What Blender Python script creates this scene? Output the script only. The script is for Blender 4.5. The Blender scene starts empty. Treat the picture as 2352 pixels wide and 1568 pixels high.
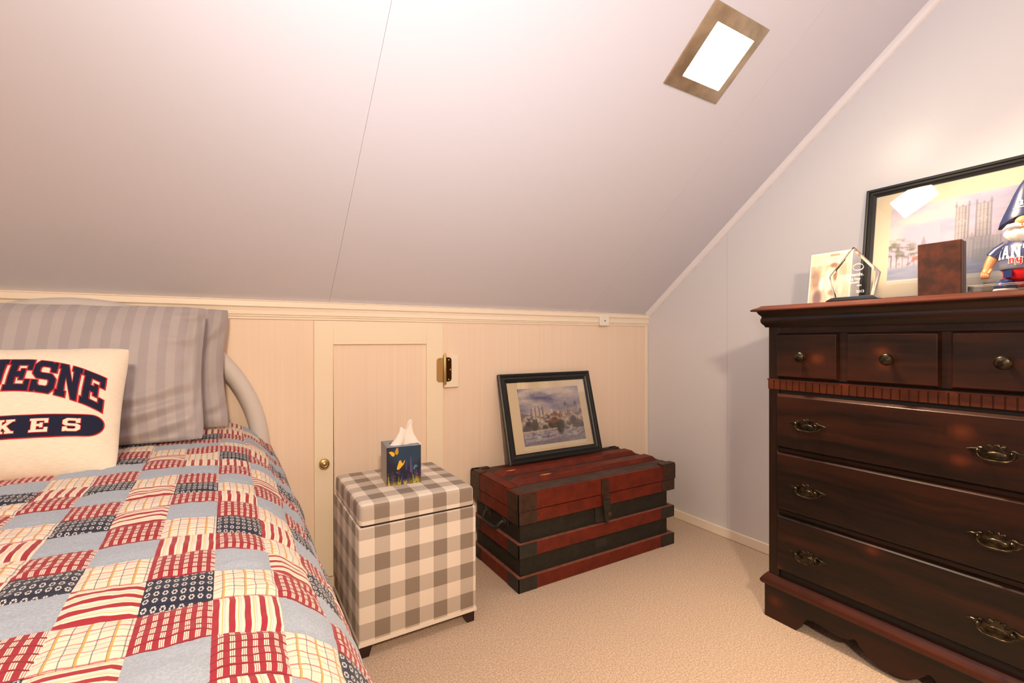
import bpy, bmesh, math, random
import numpy as np
from mathutils import Vector, Matrix, noise as mnoise

random.seed(7)
rng = np.random.default_rng(7)
scene = bpy.context.scene
COL = scene.collection
PI = math.pi

# ------------------------------------------------------------------ room measures (metres)
XR = 1.958          # right gable wall
YB = 1.831          # knee wall
XL = -2.6           # left gable wall
YF = -1.7           # opposite knee wall
ZK = 1.051          # top of knee wall
SL = 0.7834         # ceiling slope
ZFLAT = 2.30
HC = 0.91

# ------------------------------------------------------------------ colour helpers
def s2l(c):
    c = np.asarray(c, float)
    return np.where(c <= 0.04045, c / 12.92, ((c + 0.055) / 1.055) ** 2.4)
def hx(h):
    return tuple(float(v) for v in s2l([int(h[i:i + 2], 16) / 255 for i in (0, 2, 4)])) + (1.0,)

# ------------------------------------------------------------------ small node language
class S:
    def __init__(s, nt, sock): s.nt, s.k = nt, sock
    def _m(s, op, *a):
        n = s.nt.nodes.new('ShaderNodeMath'); n.operation = op
        for i, v in enumerate((s,) + a):
            if isinstance(v, S): s.nt.links.new(v.k, n.inputs[i])
            else: n.inputs[i].default_value = float(v)
        return S(s.nt, n.outputs[0])
    def __add__(s, o): return s._m('ADD', o)
    def __sub__(s, o): return s._m('SUBTRACT', o)
    def __mul__(s, o): return s._m('MULTIPLY', o)
    def __truediv__(s, o): return s._m('DIVIDE', o)
    def fract(s): return s._m('FRACT')
    def sin(s): return s._m('SINE')
    def abs(s): return s._m('ABSOLUTE')
    def sqrt(s): return s._m('SQRT')
    def gt(s, v): return s._m('GREATER_THAN', v)
    def lt(s, v): return s._m('LESS_THAN', v)
    def max(s, o): return s._m('MAXIMUM', o)
    def min(s, o): return s._m('MINIMUM', o)
    def atan2(s, o): return s._m('ARCTAN2', o)
    def clamp(s):
        n = s.nt.nodes.new('ShaderNodeClamp'); s.nt.links.new(s.k, n.inputs[0]); return S(s.nt, n.outputs[0])
    def band(s, a, b): return s.gt(a) * s.lt(b)
    def ramp(s, a, b):
        return ((s - a) * (1.0 / (b - a))).clamp()

class Mat:
    def __init__(m, name, rough=0.5, metal=0.0, spec=0.5, coat=0.0, sheen=0.0, coat_rough=0.05):
        m.m = bpy.data.materials.new(name); m.m.use_nodes = True
        m.nt = m.m.node_tree; m.b = m.nt.nodes['Principled BSDF']
        m.b.inputs['Roughness'].default_value = rough; m.b.inputs['Metallic'].default_value = metal
        m.b.inputs['Specular IOR Level'].default_value = spec
        m.b.inputs['Coat Weight'].default_value = coat; m.b.inputs['Coat Roughness'].default_value = coat_rough
        m.b.inputs['Sheen Weight'].default_value = sheen
    def n(m, t): return m.nt.nodes.new(t)
    def uv(m):
        if not hasattr(m, '_uv'):
            a = m.n('ShaderNodeUVMap'); sp = m.n('ShaderNodeSeparateXYZ'); m.nt.links.new(a.outputs[0], sp.inputs[0])
            m._uv = (S(m.nt, sp.outputs[0]), S(m.nt, sp.outputs[1])); m._uvv = a.outputs[0]
        return m._uv
    def pos(m):
        if not hasattr(m, '_pos'):
            a = m.n('ShaderNodeTexCoord'); sp = m.n('ShaderNodeSeparateXYZ'); m.nt.links.new(a.outputs['Object'], sp.inputs[0])
            m._pos = tuple(S(m.nt, sp.outputs[i]) for i in range(3)); m._posv = a.outputs['Object']
        return m._pos
    def vec(m, x, y, z):
        c = m.n('ShaderNodeCombineXYZ')
        for i, v in enumerate((x, y, z)):
            if isinstance(v, S): m.nt.links.new(v.k, c.inputs[i])
            else: c.inputs[i].default_value = v
        return c.outputs[0]
    def noise(m, vec, scale, detail=3.0, rough=0.55, dist=0.0):
        n = m.n('ShaderNodeTexNoise'); m.nt.links.new(vec, n.inputs['Vector'])
        n.inputs['Scale'].default_value = scale; n.inputs['Detail'].default_value = detail
        n.inputs['Roughness'].default_value = rough; n.inputs['Distortion'].default_value = dist
        return S(m.nt, n.outputs['Fac'])
    def objv(m): m.pos(); return m._posv
    def mix(m, f, a, b):
        n = m.n('ShaderNodeMix'); n.data_type = 'RGBA'
        if isinstance(f, S): m.nt.links.new(f.k, n.inputs[0])
        else: n.inputs[0].default_value = f
        for i, v in ((6, a), (7, b)):
            if isinstance(v, tuple): n.inputs[i].default_value = v
            else: m.nt.links.new(v, n.inputs[i])
        return n.outputs[2]
    def col(m, c):
        if isinstance(c, tuple): m.b.inputs['Base Color'].default_value = c
        else: m.nt.links.new(c, m.b.inputs['Base Color'])
        return m
    def rough(m, r): m.nt.links.new(r.k, m.b.inputs['Roughness'])
    def bump(m, h, strength=0.3, dist=0.002):
        n = m.n('ShaderNodeBump'); n.inputs['Strength'].default_value = strength; n.inputs['Distance'].default_value = dist
        m.nt.links.new(h.k, n.inputs['Height']); m.nt.links.new(n.outputs[0], m.b.inputs['Normal'])
        return m

def plain(name, h, **k):
    m = Mat(name, **k); m.col(hx(h)); return m.m
def attr_mat(name, rough=0.6, **k):
    m = Mat(name, rough=rough, **k); a = m.n('ShaderNodeAttribute'); a.attribute_name = 'Col'
    m.nt.links.new(a.outputs['Color'], m.b.inputs['Base Color']); return m.m
def thin_clear(name, tint=(1, 1, 1, 1), ior=1.45, rough=0.0):
    mt = bpy.data.materials.new(name); mt.use_nodes = True; nt = mt.node_tree; nt.nodes.clear()
    o = nt.nodes.new('ShaderNodeOutputMaterial'); mx = nt.nodes.new('ShaderNodeMixShader'); fr = nt.nodes.new('ShaderNodeFresnel')
    tr = nt.nodes.new('ShaderNodeBsdfTransparent'); gl = nt.nodes.new('ShaderNodeBsdfGlossy')
    fr.inputs[0].default_value = ior; tr.inputs[0].default_value = tint; gl.inputs['Roughness'].default_value = rough
    nt.links.new(fr.outputs[0], mx.inputs[0]); nt.links.new(tr.outputs[0], mx.inputs[1]); nt.links.new(gl.outputs[0], mx.inputs[2])
    nt.links.new(mx.outputs[0], o.inputs[0]); return mt

# ------------------------------------------------------------------ materials
# painted sloped ceiling and gable: pale periwinkle
def paint(name, h, rough, spec, bs=0.05):
    m = Mat(name, rough=rough, spec=spec)
    m.col(hx(h)); m.bump(m.noise(m.objv(), 90, 2), bs, 0.001); return m.m
m_ceil = paint('pale_blue_ceiling_paint', 'd6d5de', 0.7, 0.3)
m_gable = paint('pale_blue_satin_paint', 'dad8da', 0.3, 0.45, 0.12)
m_trim = paint('cream_trim_paint', 'f5e8d4', 0.4, 0.4)
m_trimw = paint('off_white_trim_paint', 'e9e4e4', 0.4, 0.4)
m_door = paint('cream_door_paint', 'f6e8ce', 0.42, 0.4)
def beadboard():
    m = Mat('cream_panelling', rough=0.45, spec=0.4)
    x, y, z = m.pos()
    g = m.noise(m.vec(x * 130.0, y, z * 0.6), 3.0, 4.0)
    l = m.noise(m.vec(x * 14.0, 0.0, 0.0), 3.0, 2.0)
    m.col(m.mix((g * 0.7 + l * 0.4).ramp(0.4, 0.85), hx('f5e1cc'), hx('edd7c1')))
    m.bump(g, 0.15, 0.001); return m.m
m_panel = beadboard()
def carpet():
    m = Mat('beige_carpet', rough=0.95, spec=0.1, sheen=0.15)
    v = m.objv()
    a = m.noise(v, 210, 3.0, 0.7); b = m.noise(v, 420, 2.0); c = m.noise(v, 5, 2.0)
    base = m.mix(a.ramp(0.38, 0.62), hx('bb9d83'), hx('ebd4bd'))
    base = m.mix(c.ramp(0.35, 0.7) * 0.2, base, hx('c9b8a2'))
    base = m.mix(b.ramp(0.60, 0.74) * 0.75, base, hx('8a7458'))
    m.col(base); m.bump(a * 0.6 + b * 0.6, 0.7, 0.006); return m.m
m_carpet = carpet()
m_brass = Mat('aged_brass', rough=0.38, metal=1.0); m_brass.col(hx('cdb07a')); m_brass = m_brass.m
m_brass_darkrefl = Mat('brass_dark_reflection', rough=0.35, metal=1.0); m_brass_darkrefl.col(hx('4a2f14')); m_brass_darkrefl = m_brass_darkrefl.m  # same brass, with a dark reflection put into its colour
def antique():
    m = Mat('antique_brass', rough=0.32, metal=1.0)
    m.col(m.mix(m.noise(m.objv(), 70, 2).ramp(0.35, 0.7), hx('332d24'), hx('5a5040'))); return m.m
m_antique = antique()
m_white_plastic = plain('white_plastic', 'f3eee4', rough=0.35)
m_chrome = plain('screw_steel', '9a948a', rough=0.3, metal=1.0)
m_black = plain('black_hole', '141210', rough=0.8)

def dark_wood(name, axis, dark, mid, red, knots=()):
    m = Mat(name, rough=0.36, spec=0.32, coat=0.08, coat_rough=0.12)
    x, y, z = m.pos()
    sc = {'y': (14.0, 0.9, 14.0), 'z': (14.0, 14.0, 0.9), 'x': (0.9, 14.0, 14.0)}[axis]
    warp = m.noise(m.objv(), 3.0, 2.0) * 0.05
    v = m.vec((x + warp) * sc[0], (y + warp) * sc[1], (z + warp) * sc[2])
    g = m.noise(v, 3.6, 6.0, 0.68); h = m.noise(v, 0.9, 3.0, 0.6)
    c = m.mix(g.ramp(0.38, 0.66), hx(dark), hx(mid))
    c = m.mix(h.ramp(0.46, 0.70) * 0.85, c, hx(red))
    for (ky, kz, kr) in knots:
        dy = y - ky; dz = (z - kz)
        d = (dy * dy * 0.6 + dz * dz).sqrt() + m.noise(m.objv(), 60, 2) * 0.004
        halo = (d * (55.0 / (kr / 0.012))).sin().abs() * d.ramp(kr * 3.0, kr * 1.0) * 0.5
        c = m.mix(halo, c, hx(red)); c = m.mix(d.ramp(kr * 1.5, kr * 0.3) * 0.75, c, hx('5c2a10'))
    m.col(c); m.bump(g, 0.05, 0.001); return m.m
KN = [(0.742, 0.853, 0.011), (0.577, 0.877, 0.010), (0.573, 0.842, 0.010), (0.415, 0.688, 0.013), (0.418, 0.618, 0.010),
      (0.6, 0.33, 0.009), (0.857, 0.176, 0.006), (0.87, 0.06, 0.012)]
KN = [(a - 0.56, b, c * 1.35) for a, b, c in KN]
m_wood = dark_wood('dark_stained_pine', 'y', '0d0603', '231006', '38180a', KN)
m_wood_v = dark_wood('dark_stained_pine_upright', 'z', '150a05', '241108', '32160a')
m_wood_r = dark_wood('reddish_stained_pine', 'y', '371608', '481e0d', '55260f')
m_recess = plain('drawer_shadow_gap', '120a06', rough=0.7)

def trunk_mat(name, a, b, rough=0.55, sc=30, worn=None):
    m = Mat(name, rough=rough, spec=0.4)
    n = m.noise(m.objv(), sc, 5, 0.65); w = m.noise(m.objv(), 9, 5, 0.7)
    c = m.mix(n.ramp(0.3, 0.7), hx(a), hx(b))
    if worn: c = m.mix(w.ramp(0.58, 0.74) * 0.7, c, hx(worn))
    m.col(c); m.bump(n, 0.25, 0.002); return m.m
m_tred = trunk_mat('worn_red_slat_paint', '54180a', '76260f', 0.55, 25, '34120a')
m_ttop = trunk_mat('dusty_dark_canvas', '3c2c22', '57423a', 0.75, 18, '6c4a3c')
m_tblack = trunk_mat('black_green_canvas', '1d1b16', '2d2a22', 0.7, 60, '353026')
m_tmetal = trunk_mat('rusted_iron', '2c1d15', '4a3022', 0.5, 40, '5c3a26')
m_tdark = trunk_mat('dark_iron', '22201c', '34302a', 0.5, 50)
m_tledge = trunk_mat('pale_ledge_red', '7a4030', '946050', 0.8, 40)

def fabric_bump(m, sc=900): m.bump(m.noise(m.objv(), sc, 2), 0.15, 0.0006)
def gingham():
    m = Mat('grey_gingham_cloth', rough=0.9, spec=0.15, sheen=0.1)
    u, v = m.uv()
    cu = u.fract().gt(0.5); cv = v.fract().gt(0.5)
    c = m.mix((cu + cv) * 0.5, hx('ece2d6'), hx('918478'))
    m.col(c); fabric_bump(m); return m.m
m_ging = gingham()
m_hem = plain('pale_hem_cloth', 'e6dccf', rough=0.9, spec=0.1)
m_legdark = plain('espresso_wood', '2a1610', rough=0.4)
m_blackframe = Mat('black_wood_frame', rough=0.38, spec=0.5); m_blackframe.col(hx('1c1c1a')); m_blackframe = m_blackframe.m
m_mat = plain('cream_mat_board', 'e9d8bb', rough=0.85, spec=0.1)
m_paper = plain('white_print_margin', 'f1e6d2', rough=0.8, spec=0.1)
m_glaze = thin_clear('picture_glass', ior=1.5)
m_print = attr_mat('printed_colours', 0.75, spec=0.2)
m_printgloss = attr_mat('glossy_printed_colours', 0.35, spec=0.4)
m_satin = None
def satin_stripe():
    m = Mat('grey_sateen_stripe', rough=0.55, spec=0.3, sheen=0.2)
    u, v = m.uv()
    st = (u * 17.0).fract().gt(0.5)
    m.col(m.mix(st, hx('b3abab'), hx('a8a0a2')))
    n = m.n('ShaderNodeMath'); n.operation = 'MULTIPLY_ADD'; m.nt.links.new(st.k, n.inputs[0]); n.inputs[1].default_value = 0.25; n.inputs[2].default_value = 0.4
    m.nt.links.new(n.outputs[0], m.b.inputs['Roughness'])
    fabric_bump(m, 1200); return m.m
m_satin = satin_stripe()
def cream_jersey():
    m = Mat('oatmeal_jersey', rough=0.95, spec=0.1, sheen=0.2)
    u, v = m.uv()
    n = m.noise(m.vec(u * 8.0, v * 60.0, 0.0), 4.0, 3.0)
    m.col(m.mix(n.ramp(0.35, 0.7), hx('efe4d2'), hx('e2d4c0'))); fabric_bump(m, 700); return m.m
m_jersey = cream_jersey()
m_navy = plain('navy_felt', '25273c', rough=0.9, spec=0.1)
m_redfelt = plain('red_felt', 'b8303a', rough=0.9, spec=0.1)
m_creamfelt = plain('cream_felt', 'efe0cc', rough=0.9, spec=0.1)
m_tube = plain('pale_grey_enamel', 'd6d0cc', rough=0.3, spec=0.5)
m_mattress = plain('white_ticking', 'd8d4cc', rough=0.9)

# six quilt cloths (UV runs 0..1 inside every patch)
def quilt_mats():
    out = []
    def start(n):
        m = Mat(n, rough=0.92, spec=0.1, sheen=0.15); return m, m.uv()
    def wob(m, f, a):
        return (m.noise(m.objv(), f, 2) - 0.5) * a
    m, (u, v) = start('quilt_blue_cloth')
    n1 = m.noise(m.objv(), 420, 4, 0.6)
    m.col(m.mix(n1.ramp(0.38, 0.66), hx('96a2b3'), hx('a9b3c0'))); m.bump(n1, 0.3, 0.001); out.append(m.m)
    m, (u, v) = start('quilt_red_check_cloth')
    uu = u + wob(m, 40, 0.03); vv = v + wob(m, 50, 0.04)
    U = (uu * 7.0).fract(); V = (vv * 6.0).fract()
    dash = (U * 6.0).fract().gt(0.3)
    blk = U.gt(0.5) * V.gt(0.22) * dash
    c = m.mix(blk, hx('9a2c3a'), hx('e2d0c0'))
    c = m.mix(V.lt(0.14) * 0.6, c, hx('6a1c2a')); m.col(c); fabric_bump(m); out.append(m.m)
    m, (u, v) = start('quilt_navy_ring_cloth')
    U = (u * 8.0).fract() - 0.5; V = (v * 5.0 + ((u * 8.0)._m('FLOOR')) * 0.12).fract() - 0.5
    r = (U * U + V * V).sqrt(); a = (U.atan2(V) * 3.0).sin()
    ring = r.band(0.15, 0.33) * a.abs().gt(0.35)
    c = m.mix(ring * 0.85, hx('262a3e'), hx('d9d6d4')); m.col(c); fabric_bump(m); out.append(m.m)
    m, (u, v) = start('quilt_cream_plaid_cloth')
    uu = u + wob(m, 30, 0.03); vv = v + wob(m, 30, 0.09)
    c = m.mix((uu * 3.0 + 0.1).fract().lt(0.45) * 0.35, hx('e4d8c4'), hx('cdc2ba'))
    c = m.mix((vv * 3.0).fract().lt(0.4) * 0.3, c, hx('dccfc2'))
    c = m.mix((vv * 4.0).fract().lt(0.10) * 0.8, c, hx('c4485a'))
    c = m.mix((vv * 4.0 + 0.4).fract().lt(0.06) * 0.6, c, hx('7a7c80'))
    c = m.mix((uu * 6.0 + 0.3).fract().lt(0.09) * 0.75, c, hx('4a5060'))
    c = m.mix((uu * 3.0 + 0.62).fract().lt(0.09) * 0.85, c, hx('dc9a3c'))
    m.col(c); fabric_bump(m); out.append(m.m)
    for nm, fl in (('quilt_upright_stripe_cloth', 0), ('quilt_cross_stripe_cloth', 1)):
        m, (u, v) = start(nm)
        t = (v if fl else u) + wob(m, 14 if fl else 22, 0.16 if fl else 0.04)
        T = (t * (4.6 if not fl else 4.2)).fract()
        c = m.mix(T.lt(0.40), hx('e4d8c6'), hx('9e2c3a'))
        c = m.mix(T.band(0.58, 0.65) * 0.8, c, hx('e4b04c'))
        c = m.mix(T.band(0.70, 0.80) * 0.7, c, hx('d8b8c0'))
        m.col(c); fabric_bump(m); out.append(m.m)
    return out
m_quilt = quilt_mats()

# ------------------------------------------------------------------ mesh collector
WORLD = {}          # object -> world matrix (kept by hand, nothing is animated)
class MB:
    def __init__(s): s.v = []; s.f = []; s.mi = []; s.uv = []
    def add(s, vs, fs, mi=0, uvs=None):
        o = len(s.v); s.v += [tuple(p) for p in vs]
        for k, f in enumerate(fs):
            s.f.append(tuple(i + o for i in f)); s.mi.append(mi)
            s.uv.append(uvs[k] if uvs else None)
    def box(s, x0, x1, y0, y1, z0, z1, mi=0):
        v = [(x, y, z) for z in (z0, z1) for y in (y0, y1) for x in (x0, x1)]
        s.add(v, [(0, 2, 3, 1), (4, 5, 7, 6), (0, 1, 5, 4), (2, 6, 7, 3), (0, 4, 6, 2), (1, 3, 7, 5)], mi)
    def hull2(s, a, b, mi=0):
        """frustum between two quads given in the same turning order"""
        s.add(list(a) + list(b), [(3, 2, 1, 0), (4, 5, 6, 7)] + [(i, (i + 1) % 4, 4 + (i + 1) % 4, 4 + i) for i in range(4)], mi)
    def prism(s, poly, fn, a, b, mi=0):
        n = len(poly); s.add([fn(p, q, a) for p, q in poly] + [fn(p, q, b) for p, q in poly],
            [tuple(range(n))[::-1], tuple(range(n, 2 * n))] + [(i, (i + 1) % n, n + (i + 1) % n, n + i) for i in range(n)], mi)
    def sweep(s, prof, frames, mi=0, closed_prof=True, cap=True):
        """prof: 2-D points, frames: list of functions (a,b)->xyz"""
        n = len(prof); vs = [fr(a, b) for fr in frames for a, b in prof]; fs = []
        for k in range(len(frames) - 1):
            for i in range(n if closed_prof else n - 1):
                j = (i + 1) % n; fs.append((k * n + i, k * n + j, (k + 1) * n + j, (k + 1) * n + i))
        if cap and closed_prof:
            fs.append(tuple(range(n))[::-1]); fs.append(tuple(range((len(frames) - 1) * n, len(frames) * n)))
        s.add(vs, fs, mi)
    def tube(s, pts, r, seg=12, closed=False, mi=0):
        P = [Vector(p) for p in pts]; n = len(P); R = r if hasattr(r, '__len__') else [r] * n
        vs = []; prev = None
        for i in range(n):
            a = P[(i - 1) % n] if (closed or i > 0) else P[0]; b = P[(i + 1) % n] if (closed or i < n - 1) else P[-1]
            t = (b - a).normalized()
            if prev is None:
                prev = t.orthogonal().normalized()
            prev = (prev - t * prev.dot(t)).normalized(); q = t.cross(prev)
            for k in range(seg):
                an = 2 * PI * k / seg; vs.append(P[i] + (prev * math.cos(an) + q * math.sin(an)) * R[i])
        fs = []
        for i in range(n if closed else n - 1):
            for k in range(seg):
                j = (i + 1) % n; fs.append((i * seg + k, i * seg + (k + 1) % seg, j * seg + (k + 1) % seg, j * seg + k))
        if not closed:
            fs.append(tuple(range(seg))[::-1]); fs.append(tuple(range((n - 1) * seg, n * seg)))
        s.add(vs, fs, mi)
    def lathe(s, prof, seg=24, fn=lambda x, y, z: (x, y, z), mi=0):
        """prof: (radius, height) list; closed with fans at both ends"""
        n = len(prof); vs = []; fs = []
        for r, h in prof:
            for k in range(seg):
                an = 2 * PI * k / seg; vs.append(fn(r * math.cos(an), r * math.sin(an), h))
        for i in range(n - 1):
            for k in range(seg):
                fs.append((i * seg + k, i * seg + (k + 1) % seg, (i + 1) * seg + (k + 1) % seg, (i + 1) * seg + k))
        fs.append(tuple(range(seg))[::-1]); fs.append(tuple(range((n - 1) * seg, n * seg)))
        s.add(vs, fs, mi)
    def ball(s, c, rx, ry, rz, seg=20, rings=12, mi=0, fn=None):
        vs = []; fs = []
        for i in range(rings + 1):
            th = PI * i / rings
            for k in range(seg):
                an = 2 * PI * k / seg
                p = (math.sin(th) * math.cos(an), math.sin(th) * math.sin(an), math.cos(th))
                if fn: p = fn(*p)
                vs.append((c[0] + rx * p[0], c[1] + ry * p[1], c[2] + rz * p[2]))
        for i in range(rings):
            for k in range(seg):
                fs.append((i * seg + k, (i + 1) * seg + k, (i + 1) * seg + (k + 1) % seg, i * seg + (k + 1) % seg))
        s.add(vs, fs, mi)
    def build(s, name, mats, parent=None, origin=None, local=False, bevel=0.0, bseg=2, smooth=0.0, weld=True, subsurf=0):
        me = bpy.data.meshes.new(name); o = bpy.data.objects.new(name, me)
        if parent is not None:
            W = WORLD[parent]; o.parent = parent; WORLD[o] = W; inv = Matrix() if local else W.inverted()
        else:
            W = Matrix.Translation(origin or (0, 0, 0)); o.matrix_world = W; WORLD[o] = W; inv = Matrix() if local else W.inverted()
        me.from_pydata([tuple(inv @ Vector(p)) for p in s.v], [], s.f)
        for m in (mats if isinstance(mats, (list, tuple)) else [mats]): me.materials.append(m)
        me.polygons.foreach_set('material_index', s.mi)
        if any(u is not None for u in s.uv):
            l = me.uv_layers.new(name='UVMap'); k = 0
            for p, u in zip(me.polygons, s.uv):
                for q, li in enumerate(p.loop_indices): l.data[li].uv = u[q] if u else (0, 0)
        bm = bmesh.new(); bm.from_mesh(me)
        if weld: bmesh.ops.remove_doubles(bm, verts=bm.verts, dist=1e-6)
        bmesh.ops.recalc_face_normals(bm, faces=bm.faces)
        bm.to_mesh(me); bm.free()
        if smooth:
            me.polygons.foreach_set('use_smooth', [True] * len(me.polygons))
            if smooth < 180:
                try: me.set_sharp_from_angle(angle=math.radians(smooth))
                except Exception: pass
        COL.objects.link(o)
        if bevel:
            b = o.modifiers.new('bevel', 'BEVEL'); b.width = bevel; b.segments = bseg; b.limit_method = 'ANGLE'; b.angle_limit = math.radians(40); b.harden_normals = False
        if subsurf:
            b = o.modifiers.new('sub', 'SUBSURF'); b.levels = subsurf; b.render_levels = subsurf
        return o

def tag(o, label=None, cat=None, group=None, kind=None):
    if label: o['label'] = label
    if cat: o['category'] = cat
    if group: o['group'] = group
    if kind: o['kind'] = kind
    return o
def thing(name, label, cat, M=None, loc=(0, 0, 0), group=None):
    o = bpy.data.objects.new(name, None); COL.objects.link(o); o.empty_display_size = 0.05
    W = M if M is not None else Matrix.Translation(loc)
    o.matrix_world = W; WORLD[o] = W
    return tag(o, label, cat, group)
def struct(o, label=None): return tag(o, label, None, None, 'structure')

def painted(name, nx, ny, fn, surf, parent, mt, local=True):
    """a printed sheet: fn(U,V)->sRGB array [..,3]; surf(u,v)->xyz (u right, v up, 0..1)"""
    us = np.linspace(0, 1, nx + 1); vs = np.linspace(0, 1, ny + 1)
    U, V = np.meshgrid(us, vs); C = np.clip(fn(U, V), 0, 1); C = s2l(C)
    mb = MB(); mb.add([surf(u, v) for v in vs for u in us],
        [(j * (nx + 1) + i, j * (nx + 1) + i + 1, (j + 1) * (nx + 1) + i + 1, (j + 1) * (nx + 1) + i) for j in range(ny) for i in range(nx)])
    o = mb.build(name, mt, parent, local=local, weld=False)
    a = o.data.color_attributes.new('Col', 'FLOAT_COLOR', 'POINT')
    rgba = np.ones((len(o.data.vertices), 4)); rgba[:, :3] = C.reshape(-1, 3)
    a.data.foreach_set('color', rgba.ravel()); return o

# value noise for the prints
def vnoise(U, V, sx, sy, seed, octv=4):
    r = np.zeros_like(U); amp = 1.0; tot = 0
    for o in range(octv):
        g = np.random.default_rng(seed + o).random((64, 64))
        x = U * sx * 2 ** o; y = V * sy * 2 ** o
        xi = np.floor(x).astype(int); yi = np.floor(y).astype(int); fx = x - xi; fy = y - yi
        fx = fx * fx * (3 - 2 * fx); fy = fy * fy * (3 - 2 * fy)
        G = lambda a, b: g[a % 64, b % 64]
        r += amp * ((G(xi, yi) * (1 - fx) + G(xi + 1, yi) * fx) * (1 - fy) + (G(xi, yi + 1) * (1 - fx) + G(xi + 1, yi + 1) * fx) * fy)
        tot += amp; amp *= 0.55
    return r / tot
def lay(C, m, c, a=1.0):
    m = (m * a)[..., None]; C[:] = C * (1 - m) + np.asarray(c) * m
def inpoly(U, V, poly):
    r = np.zeros(U.shape, bool); n = len(poly)
    for i in range(n):
        x0, y0 = poly[i]; x1, y1 = poly[(i + 1) % n]
        if y0 == y1: continue
        c = ((V >= min(y0, y1)) & (V < max(y0, y1))); r ^= c & (U < (x1 - x0) * (V - y0) / (y1 - y0) + x0)
    return r.astype(float)

# ------------------------------------------------------------------ block letters
GLY = {
 'U': [(0,1),(0,.84),(.08,.84),(.08,.2),(.25,0),(.75,0),(.92,.2),(.92,.84),(1,.84),(1,1),(.58,1),(.58,.84),(.66,.84),(.66,.28),(.58,.18),(.42,.18),(.34,.28),(.34,.84),(.42,.84),(.42,1)],
 'E': [(0,0),(0,.16),(.09,.16),(.09,.84),(0,.84),(0,1),(1,1),(1,.66),(.8,.66),(.8,.82),(.37,.82),(.37,.59),(.55,.59),(.55,.68),(.72,.68),(.72,.33),(.55,.33),(.55,.42),(.37,.42),(.37,.18),(.8,.18),(.8,.34),(1,.34),(1,0)],
 'S': [(.02,0),(.02,.34),(.26,.34),(.26,.24),(.34,.18),(.66,.18),(.74,.24),(.74,.36),(.68,.41),(.2,.41),(0,.55),(0,.84),(.2,1),(.72,1),(.78,.95),(.82,1),(.97,1),(.97,.66),(.73,.66),(.73,.76),(.66,.82),(.34,.82),(.26,.76),(.26,.64),(.32,.59),(.8,.59),(1,.45),(1,.16),(.8,0),(.28,0),(.22,.05),(.17,0)],
 'N': [(0,0),(0,.16),(.08,.16),(.08,.84),(0,.84),(0,1),(.34,1),(.66,.46),(.66,.84),(.58,.84),(.58,1),(1,1),(1,.84),(.92,.84),(.92,0),(.7,0),(.34,.6),(.34,.16),(.42,.16),(.42,0)],
 'K': [(0,0),(0,.14),(.1,.14),(.1,.86),(0,.86),(0,1),(.44,1),(.44,.86),(.34,.86),(.34,.58),(.62,.86),(.54,.86),(.54,1),(1,1),(1,.86),(.9,.86),(.58,.54),(.88,.14),(1,.14),(1,0),(.54,0),(.54,.14),(.6,.14),(.42,.4),(.34,.32),(.34,.14),(.44,.14),(.44,0)],
 'D': [(0,0),(0,.16),(.09,.16),(.09,.84),(0,.84),(0,1),(.75,1),(1,.78),(1,.5),(.72,.5),(.72,.72),(.62,.82),(.37,.82),(.37,.18),(.62,.18),(.72,.28),(.72,.499),(1,.499),(1,.22),(.75,0)],
 'Q': [(0,.2),(0,.8),(.22,1),(.78,1),(1,.8),(1,.5),(.72,.5),(.72,.74),(.64,.82),(.36,.82),(.28,.74),(.28,.26),(.36,.18),(.64,.18),(.72,.26),(.72,.499),(1,.499),(1,.2),(.92,.1),(1,0),(.8,-.12),(.7,0),(.22,0)],
 'G': [(0,.2),(0,.8),(.22,1),(.78,1),(1,.8),(1,.66),(.72,.66),(.72,.74),(.64,.82),(.36,.82),(.28,.74),(.28,.26),(.36,.18),(.64,.18),(.72,.26),(.72,.38),(.55,.38),(.55,.54),(1,.54),(1,.0),(.85,.0),(.8,.08),(.7,0),(.22,0)],
 'I': [(.1,0),(.1,.16),(.3,.16),(.3,.84),(.1,.84),(.1,1),(.9,1),(.9,.84),(.7,.84),(.7,.16),(.9,.16),(.9,0)],
 'A': [(0,0),(0,.16),(.08,.16),(.32,1),(.68,1),(.92,.16),(1,.16),(1,0),(.6,0),(.6,.16),(.66,.16),(.62,.3),(.5,.3),(.5,.46),(.575,.46),(.5,.74),(.425,.46),(.499,.46),(.499,.3),(.38,.3),(.34,.16),(.4,.16),(.4,0)],
 'T': [(.28,0),(.28,.16),(.37,.16),(.37,.82),(.2,.82),(.2,.66),(0,.66),(0,1),(1,1),(1,.66),(.8,.66),(.8,.82),(.63,.82),(.63,.16),(.72,.16),(.72,0)],
 'n': [(0,0),(0,.18),(.1,.18),(.1,.82),(0,.82),(0,1),(.34,1),(.42,.92),(.52,1),(.78,1),(.92,.84),(.92,.18),(1,.18),(1,0),(.6,0),(.6,.18),(.66,.18),(.66,.74),(.58,.8),(.46,.8),(.38,.7),(.38,.18),(.46,.18),(.46,0)],
 'y': [(0,.82),(0,1),(.42,1),(.42,.82),(.36,.82),(.36,.4),(.44,.32),(.56,.32),(.64,.4),(.64,.82),(.58,.82),(.58,1),(1,1),(1,.82),(.92,.82),(.92,-.2),(.76,-.4),(-.1,-.4),(-.1,-.2),(.6,-.2),(.64,-.14),(.64,.12),(.24,.12),(.08,.28),(.08,.82)],
}
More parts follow.
